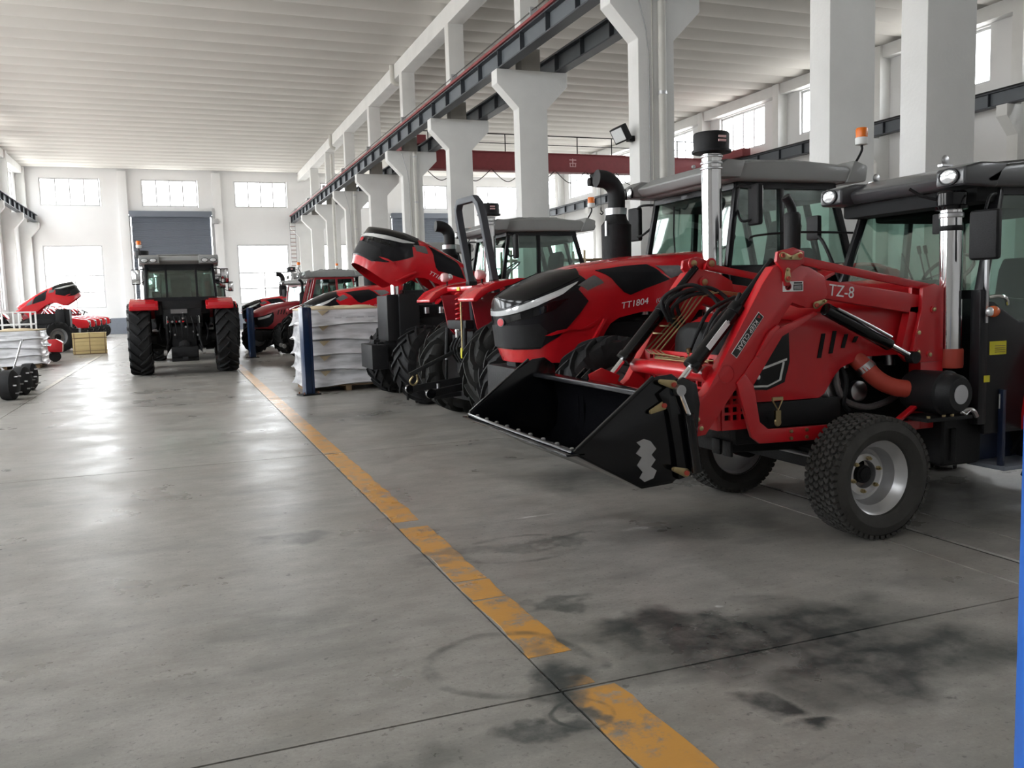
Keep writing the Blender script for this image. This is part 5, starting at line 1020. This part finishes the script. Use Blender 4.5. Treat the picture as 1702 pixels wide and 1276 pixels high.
# ================================================================== SMALL OPEN TRACTOR (rear = -x, rear axle at x = 0)
TY4 = ag_tyre(.66, .36, .38, 15, .055, 'rubber_dusty'); RM4 = rim_mesh(.38, .36, 'rim_grey', .03); TY4F = ag_tyre(.40, .24, .22, 15, .03); RM4F = rim_mesh(.22, .24, 'rim_grey', .02)
def small_tractor(name, label, loc, rz=0, rops=True, group=None):
    t = thing(name, label, 'tractor', loc, rz, group)
    for y, out in ((-.72, -1), (.72, 1)):
        wheel('rear_wheel', t, (0, y, .66), TY4, RM4, .11, .1, .03, 6, .17, out); wheel('front_wheel', t, (1.85, y * .9, .40), TY4F, RM4F, .07, .05, .02, 6, .1, out)
    MB().cyl((0, -.6, .66), (0, .6, .66), .1, n=14).build('rear_axle', 'iron', t); MB().cyl((1.85, -.6, .40), (1.85, .6, .40), .06, n=12).build('front_axle', 'iron', t)
    MB().prism([(-.28, .50), (.5, .45), (2.1, .45), (2.2, .7), (.9, .8), (.3, 1.05), (-.28, 1.05)], 'y', -.2, .2).build('chassis', 'iron', t, bev=.03)
    hood = MB().prism([(.80, .78), (2.25, .78), (2.32, .95), (2.22, 1.16), (1.5, 1.30), (.80, 1.34)], 'y', -.28, .28).build('bonnet', 'red', t, bev=.06, seg=3); MB().box(2.28, 2.33, -.2, .2, .82, 1.06).build('front_grille', 'black_mask', hood, bev=.02)
    for y in (-.2, .2): MB().ball((2.27, y, 1.09), .05, 8).build('headlight', 'lamp_lens', hood)
    MB().prism([(-.3, 1.02), (.8, .62), (.8, .66), (-.3, 1.10)], 'y', -.42, .42).build('floor_plate', 'iron', t, bev=.01)
    for s in (-1, 1):
        m = MB().prism([(-.60, 1.535), (-.60, 1.57), (-.50, 1.67), (-.30, 1.755), (.0, 1.80), (.3, 1.79), (.55, 1.70), (.75, 1.45), (.73, 1.43), (.5, 1.64), (.2, 1.72), (-.1, 1.72), (-.40, 1.63), (-.55, 1.53)], 'y', s * .70 - .25, s * .70 + .21).build('mudguard', 'red', t, bev=.035, seg=3)
        MB().prism([(-.42, 1.62), (.5, 1.66), (.72, 1.40), (.6, .95), (-.1, .95), (-.34, 1.2)], 'y', s * .46 - .012, s * .46 + .012).build('mudguard_side', 'red_dark', m, bev=.006)
        l = MB().lathe([(.05, .05), (.062, 0), (.06, -.03), (.05, -.045), (.001, -.05)], axis='x', n=16).build('tail_lamp', 'text_pink', m, loc=(-.32, s * .55, 1.86)); MB().cyl((-.29, s * .55, 1.73), (-.29, s * .55, 1.83), .012, n=8).build('lamp_stem', 'iron', l, loc=(.32, -s * .55, -1.86)); MB().ball((-.26, s * .53, 1.865), .045, 8).build('lamp_lens', 'lamp_lens', l, loc=(.32, -s * .55, -1.86))
    MB().box(-.36, -.31, -.40, .40, 1.67, 1.73).build('rear_rail', 'red', t, bev=.012); MB().box(-.372, -.361, -.03, .05, 1.675, 1.72).build('rail_sticker', 'label_yellow', t)
    if rops:
        pts = [(.02, -.36, 1.10), (-.02, -.365, 1.75), (-.16, -.36, 2.58), (-.19, -.33, 2.74), (-.20, -.24, 2.82), (-.20, .24, 2.82), (-.19, .33, 2.74), (-.16, .36, 2.58), (-.02, .365, 1.75), (.02, .36, 1.10)]
        rp_ = MB()
        Q = [Vector(p) for p in pts]; w, d = .045, .04; vs = []
        for i, p in enumerate(Q):
            tg = (Q[min(i + 1, 9)] - Q[max(i - 1, 0)]).normalized(); nx = Vector((1, 0, 0)); nx = (nx - tg * nx.dot(tg)).normalized(); ny = tg.cross(nx)
            vs += [p + nx * a * w + ny * b * d for a, b in ((-1, -1), (1, -1), (1, 1), (-1, 1))]
        rp_.add(vs, [(0, 1, 2, 3), (36, 39, 38, 37)] + [(4 * i + k, 4 * i + (k + 1) % 4, 4 * i + 4 + (k + 1) % 4, 4 * i + 4 + k) for i in range(9) for k in range(4)]).build('roll_bar', 'crane_steel', t, bev=.01)
        for s in (-1, 1): MB().box(-.08, .04, s * .36 - .06, s * .36 + .06, 1.70, 1.80).build('roll_bar_hinge', 'iron', t, bev=.01)
    MB().prism([(.12, 1.30), (.55, 1.30), (.58, 1.40), (.1, 1.42)], 'y', -.22, .22).build('seat', 'seat_cloth', t, bev=.04, seg=3); MB().prism([(.02, 1.38), (.14, 1.38), (.06, 1.72), (-.04, 1.72)], 'y', -.21, .21).build('seat_back', 'seat_cloth', t, bev=.04, seg=3)
    # rear end: housing, linkage, lower links pointing to the aisle
    MB().box(-.30, .05, -.24, .24, .55, 1.16).box(-.36, -.28, -.16, .16, .6, .95).build('rear_housing', 'iron', t, bev=.02)
    MB().box(-.42, -.30, -.30, .30, 1.18, 1.30).build('rockshaft', 'iron', t, bev=.02)
    for s in (-1, 1):
        ll = MB().bar((-.2, s * .26, .50), (-.92, s * .36, .42), .05, .09).build('lower_link', 'iron', t, bev=.01); MB().lathe([(.03, -.03), (.06, -.028), (.06, .028), (.03, .03)], (-.95, s * .365, .42), n=14).build('ball_end', 'black_gloss', ll)
        MB().cyl((-.45, s * .32, .48), (-.44, s * .30, .85), .018, n=10).cyl((-.44, s * .30, .85), (-.42, s * .28, 1.2), .028, n=10).build('lift_rod', 'iron', t); MB().cyl((-.44, s * .305, .78), (-.435, s * .3, .9), .022, n=10).build('rod_thread', 'steel', t)
    tl = MB().bar((-.30, .05, .95), (-1.0, .22, .62), .05, .05).build('top_link', 'iron', t, bev=.008); MB().tube([(-.95, .22, .60), (-.99, .24, .53), (-.94, .26, .48), (-.88, .25, .53), (-.9, .22, .61)], .012, 7, 4).build('linch_pin', 'zinc', tl)
    sp = [(-.36 + .045 * math.cos(a), .02 + .045 * math.sin(a), 1.28 + .032 * a / math.pi) for a in [k * math.pi / 5 for k in range(60)]]
    MB().tube(sp, .011, 5).build('red_coil_hose', 'red', t); MB().tube([(-.37, -.02, 1.28), (-.40, -.02, 1.16), (-.44, -.06, 1.17), (-.45, -.08, 1.08)], .014, 7, 4).tube([(-.37, .06, 1.26), (-.40, .06, 1.15)], .014, 7).build('hook_handle', 'white_plastic', t)
    MB().cyl((-.43, -.20, 1.58), (-.43, -.20, .95), .012, n=8).build('brass_rod', 'zinc', t); MB().box(-.45, -.41, -.22, -.18, .82, .95).build('rod_clevis', 'label_yellow', t, bev=.006)
    for k in range(3): MB().tube([(-.38, -.12 + .1 * k, 1.1), (-.46, -.1 + .1 * k, .95), (-.40, -.08 + .1 * k, .8), (-.33, -.1 + .1 * k, .72)], .012, 7, 4).build('rubber_hose', 'rubber', t)
    MB().prism([(-.78, .30), (-.1, .34), (-.1, .40), (-.78, .36)], 'y', -.05, .05).box(-.40, -.34, -.36, .36, .28, .42).build('drawbar', 'iron', t, bev=.01)
    MB().cyl((-.7, 0, .34), (-.7, 0, .50), .018, n=10).build('drawbar_pin', 'steel', t)
    steering(t, (.95, 0, 1.55), -30, .18)
    return t
# ================================================================== OTHER THINGS
def rounded_rect(hx, hy, r, n=5):
    pts = []
    for cx, cy, a0 in ((hx - r, hy - r, 0), (-hx + r, hy - r, 90), (-hx + r, -hy + r, 180), (hx - r, -hy + r, 270)):
        for k in range(n + 1): a = R(a0 + 90 * k / n); pts.append((cx + r * math.cos(a), cy + r * math.sin(a)))
    out = []
    for i, p in enumerate(pts):
        q = pts[(i + 1) % len(pts)]; L = math.hypot(q[0] - p[0], q[1] - p[1]); m = max(1, int(L / .12))
        out += [(p[0] + (q[0] - p[0]) * k / m, p[1] + (q[1] - p[1]) * k / m) for k in range(m)]
    return out
def wrapped_stack(name, label, loc, hx, hy, n, h, cat='wrapped pallet', rz=0):
    t = thing(name, label, cat, loc, rz); rnd = random.Random(n * 7 + 1)
    pal = MB().box(-hx * .96, hx * .96, -hy * .96, hy * .96, .09, .115).build('pallet_deck', 'wood_dark', t, bev=.004)
    for x in (-.85, 0, .85): MB().box(x * hx - .05, x * hx + .05, -hy * .95, hy * .95, 0, .09).build('pallet_skid', 'wood_dark', t, bev=.004)
    base = rounded_rect(hx, hy, .16)
    for j in range(n):
        z0 = .115 + j * h; mb = MB(); prof = [(0, .95), (.015, 1.055), (.06, 1.04), (.2, .995), (.45, .972), (.75, .962), (.93, .965), (1.0, .95)]; m = len(base); ph = rnd.uniform(0, 6)
        for f, s in prof:
            for i, p in enumerate(base):
                wv = 1 + .012 * math.sin(i * .9 + ph) * (1 - f) + rnd.uniform(-.003, .003); dz = .028 * math.sin(i * .45 + ph) * (1 if f < .15 else .3)
                mb.v.append((p[0] * s * wv, p[1] * s * wv, z0 + f * h + dz * (f > 0) * (f < 1)))
        K = len(prof)
        mb.f += [(k * m + i, k * m + (i + 1) % m, (k + 1) * m + (i + 1) % m, (k + 1) * m + i) for k in range(K - 1) for i in range(m)] + [tuple(range(m - 1, -1, -1)), tuple((K - 1) * m + i for i in range(m))]
        ly = mb.build('wrapped_layer', 'wrap_film', t, ang=60)
        MB().prism([(-hx * .62, z0 + h * .96), (-hx * .38, z0 + h * .97), (-hx * .52, z0 + h * .62)], 'y', -hy * .985 - .004, -hy * .96 + .004).build('cardboard_corner', 'paper_tan', ly)
        if j == n - 1:
            for q in range(4): MB().box(-hx * .25 + q * .2, -hx * .25 + q * .2 + .12, -hy * .988 - .003, -hy * .985, z0 + h * .42, z0 + h * .5).build('faint_print', 'text_grey', ly)
    top = MB().prism([(x * .97, y * .97) for x, y in base[::2]], 'z', .115 + n * h, .115 + n * h + .03).build('paper_cover', 'paper_tan', t, bev=.01)
    for q, (x, y) in enumerate(((-.5, -.4), (.1, .2), (.45, -.2))): MB().ball((x * hx, y * hy, .115 + n * h + .02), .22, 8, (1.3, 1.0, .25)).build('crumpled_paper', 'paper_tan', top)
    return t
def blue_post(label, loc, rz=R(18), h=1.5):
    t = thing('steel_post', label, 'post', loc, rz, 'dark blue posts along the aisle')
    MB().prism([(-.085, -.075), (.02, -.075), (.04, -.06), (.085, -.075), (.085, .075), (-.085, .075)], 'z', .02, h).build('column', 'blue_post', t, bev=.008); MB().box(-.17, .17, -.13, .13, 0, .025).build('base_plate', 'iron', t, bev=.005)
    for x in (-.13, .13):
        for y in (-.1, .1): MB().cyl((x, y, .025), (x, y, .06), .012, n=6).build('anchor_bolt', 'rust', t)
    MB().box(-.075, .075, -.065, .065, h, h + .012).build('cap', 'blue_post', t)
    return t
def axle_unit(label, loc, rz):
    t = thing('drive_axle', label, 'axle', loc, rz, 'dark drive axles lying on the floor')
    MB().lathe([(.06, -.62), (.09, -.60), (.09, -.34), (.14, -.22), (.19, -.1), (.2, .05), (.16, .2), (.09, .34), (.09, .60), (.06, .62)], (0, 0, .27), n=22).build('axle_housing', 'iron', t)
    for s in (-1, 1):
        d = MB().lathe([(.10, s * .60), (.26, s * .62), (.27, s * .66), (.27, s * .80), (.22, s * .84), (.08, s * .86), (.001, s * .87)], (0, 0, .27), n=26).build('brake_drum', 'rubber', t)
        for k in range(6): MB().cyl((.17 * math.cos(k * 1.047), s * .84, .27 + .17 * math.sin(k * 1.047)), (.17 * math.cos(k * 1.047), s * .90, .27 + .17 * math.sin(k * 1.047)), .014, n=8).build('wheel_stud', 'galv', d)
    MB().lathe([(.12, .1), (.13, .28), (.07, .34), (.05, .42)], (0, 0, .30), 'x', 18).build('pinion_housing', 'iron', t)
    MB().tube([(-.1, -.3, .42), (.1, -.1, .52), (.05, .15, .50), (-.08, .35, .42)], .02, 7, 4).box(-.08, .08, -.18, -.04, .44, .54).build('brake_line', 'galv', t)
    return t
# ================================================================== PLACING THINGS
T3 = big_tractor('farm_tractor', 'big red tractor with closed bonnet and chrome stack, behind the loader tractor', (3.6, 7.85, 0))
T5 = big_tractor('farm_tractor', 'big red tractor with its bonnet raised, beside the wrapped pallet stack', (3.47, 13.67, 0), hood_open=36, steer=32)
small_tractor('open_tractor', 'small red tractor with black roll bar, rear end facing the aisle', (3.75, 10.70, 0), R(6))
FT = copy_tree(T3); FT.location = (.12, 25.05, 0); FT.rotation_euler = (0, 0, R(-90)); FT['label'] = 'red tractor seen from behind in the middle of the aisle'
F2 = copy_tree(T3); F2.location = (.34, 31.0, 0); F2.rotation_euler = (0, 0, R(-90)); F2['label'] = 'red tractor parked just ahead of the one seen from behind, mostly hidden'
F3 = copy_tree(T3); F3.location = (.95, 37.4, 0); F3.rotation_euler = (0, 0, R(-90)); F3['label'] = 'third red tractor of the line in the aisle, farthest and mostly hidden'
R2_ = copy_tree(T3); R2_.location = (3.3, 19.4, 0); R2_['label'] = 'big red tractor standing behind the tall wrapped pallet stack'
R4_ = copy_tree(T3); R4_.location = (3.1, 35.5, 0); R4_['label'] = 'big red tractor whose bonnet shows far beyond the second blue post'
R1_ = big_tractor('red_cab_tractor', 'dark red tractor with red cab turned towards the viewer by the second blue post', (2.85, 29.6, 0), R(30), red_cab=True, old=True, sc=.86)
R3_ = copy_tree(R1_); R3_.location = (5.75, 24.0, 0); R3_.rotation_euler = (0, 0, R(180)); R3_.scale = (.87, .87, .87); R3_['label'] = 'red tractor with a red cab and bent exhaust behind the wrapped stack'
for k, T in enumerate((T3, T5, FT, F2, F3, R2_, R4_)): T['group'] = 'big red tractors'
L1 = copy_tree(T5, skip=('cab', 'roof', 'mirror', 'mirror_arm', 'intake_pipe', 'muffler')); L1.location = (-4.35, 38.3, 0); L1.rotation_euler = (0, 0, R(180)); L1['label'] = 'red tractor without a cab, bonnet raised, by the left wall'; L1['group'] = 'big red tractors'
sm = small_tractor('compact_tractor', 'x', (-6.1, 44.5, 0), 0, rops=False, group='compact tractors lined up by the left wall')
sm['label'] = 'compact red tractor in the row by the far left wall, nearest of the row'
for k, nm in enumerate(('second', 'third', 'fourth', 'fifth')):
    c = copy_tree(sm); c.location = (-6.1 + .02 * k, 47.6 + 3.1 * k, 0); c['label'] = 'compact red tractor in the row by the far left wall, %s of the row' % nm
wrapped_stack('wrapped_stack', 'tall stack of white film wrapped layers on a pallet beside the blue post', (2.80, 16.20, 0), .80, .72, 5, .268)
wrapped_stack('wrapped_stack', 'low stack of grey film wrapped layers by the left wall', (-4.55, 28.2, 0), .95, .8, 4, .235)
blue_post('dark blue steel post in front of the wrapped pallet stack', (2.04, 15.16, 0)); blue_post('dark blue steel post farther down the aisle by the red cab tractor', (2.05, 27.3, 0))
bp_ = thing('steel_post', 'bright blue steel post at the right edge of the picture', 'post', (2.03, 1.525, 0))
MB().box(-.05, .05, -.05, .05, .012, 1.22).build('column', 'blue_bright', bp_, bev=.008, rot=(0, 0, R(53))); MB().box(-.12, .12, -.12, .12, 0, .012).build('base_plate', 'blue_bright', bp_, bev=.003)
for k, (x, y, a, s) in enumerate(((-3.62, 17.9, 80, 'nearest of the three'), (-3.55, 18.9, 76, 'middle one of the three'), (-3.6, 19.95, 84, 'farthest of the three'))): axle_unit('dark drive axle with brake drums on the floor, ' + s, (x, y, 0), R(a))
lv = thing('pry_bar', 'silver steel bar leaning on the drive axles', 'bar', (-3.35, 20.9, 0)); MB().bar((-.08, 0, .02), (.22, .12, .98), .05, .03).build('shaft', 'steel', lv, bev=.006); MB().cyl((.22, .09, .98), (.22, .15, .98), .03, n=12).build('grip', 'galv', lv)
# yellow wooden crate
cr = thing('wooden_crate', 'pale yellow wooden crate with steel straps on the floor', 'crate', (-3.05, 35.2, 0), R(4))
for k in range(5):
    z = .03 + .145 * k; MB().box(-.56, .56, -.42, -.40, z, z + .138).build('plank', 'wood_light', cr, bev=.004); MB().box(-.56, .56, .40, .42, z, z + .138).build('plank', 'wood_light', cr, bev=.004)
    for s in (-.56, .54): MB().box(s, s + .02, -.40, .40, z, z + .138).build('plank', 'wood_light', cr, bev=.004)
for k in range(6): MB().box(-.57, .57, -.42 + .14 * k, -.285 + .14 * k, .755, .775).build('plank', 'wood_light', cr, bev=.004)
for x in (0, .5, -.5): MB().box(x - .012, x + .012, -.428, -.42, .02, .78).build('strap', 'wood_dark', cr)
for z in (.12, .58): MB().box(-.575, .575, -.43, -.42, z, z + .02).build('strap', 'wood_dark', cr)
MB().box(-.55, .55, -.4, .4, .0, .03).build('crate_base', 'wood_dark', cr)
# tube cage
cg = thing('tube_cage', 'white steel tube cage behind the low wrapped stack', 'cage', (-5.2, 31.0, 0))
for x in (-.95, -.48, 0, .48, .95):
    for y in (-.5, .5): MB().bar((x, y, 0), (x, y, 1.58), .05).build('upright', 'white_plastic', cg, bev=.006)
for z in (.12, .85, 1.2, 1.58):
    for y in (-.5, .5): MB().bar((-.95, y, z), (.95, y, z), .045).build('cross_bar', 'white_plastic', cg, bev=.006)
    for x in (-.95, .95): MB().bar((x, -.5, z), (x, .5, z), .045).build('cross_bar', 'white_plastic', cg, bev=.006)
# red hydraulic block with small wheel
rb = thing('floor_jack', 'red trolley jack on a small black wheel by the low wrapped stack', 'jack', (-3.72, 30.6, 0))
MB().prism([(-.28, .32), (.28, .30), (.30, .60), (.12, .72), (-.26, .70)], 'y', -.18, .18).build('body', 'red', rb, bev=.03); MB().lathe([(.04, -.07), (.17, -.06), (.17, .06), (.04, .07)], (.05, 0, .17), n=20).build('wheel', 'rubber', rb); MB().box(-.3, -.2, -.14, .14, 0, .34).build('foot', 'iron', rb, bev=.01)
# storage rack in the neighbouring bay
rk = thing('storage_rack', 'tan steel storage rack loaded with boards beyond the columns', 'rack', (13.6, 30.0, 0))
for x in (-2.2, -.75, .75, 2.2):
    for y in (-.5, .5): MB().bar((x, y, 0), (x, y, 3.3), .08).build('upright', 'paper_tan', rk, bev=.006)
for z in (.9, 1.9, 2.9): MB().box(-2.2, 2.2, -.5, .5, z, z + .08).build('shelf', 'wood_dark', rk, bev=.006)
for k in range(9): MB().box(-2.1 + .47 * k, -1.68 + .47 * k, -.45, .45, 1.98, 2.25 + .08 * (k % 3)).build('stored_board', 'wood_dark' if k % 2 else 'concrete_raw', rk, bev=.006)
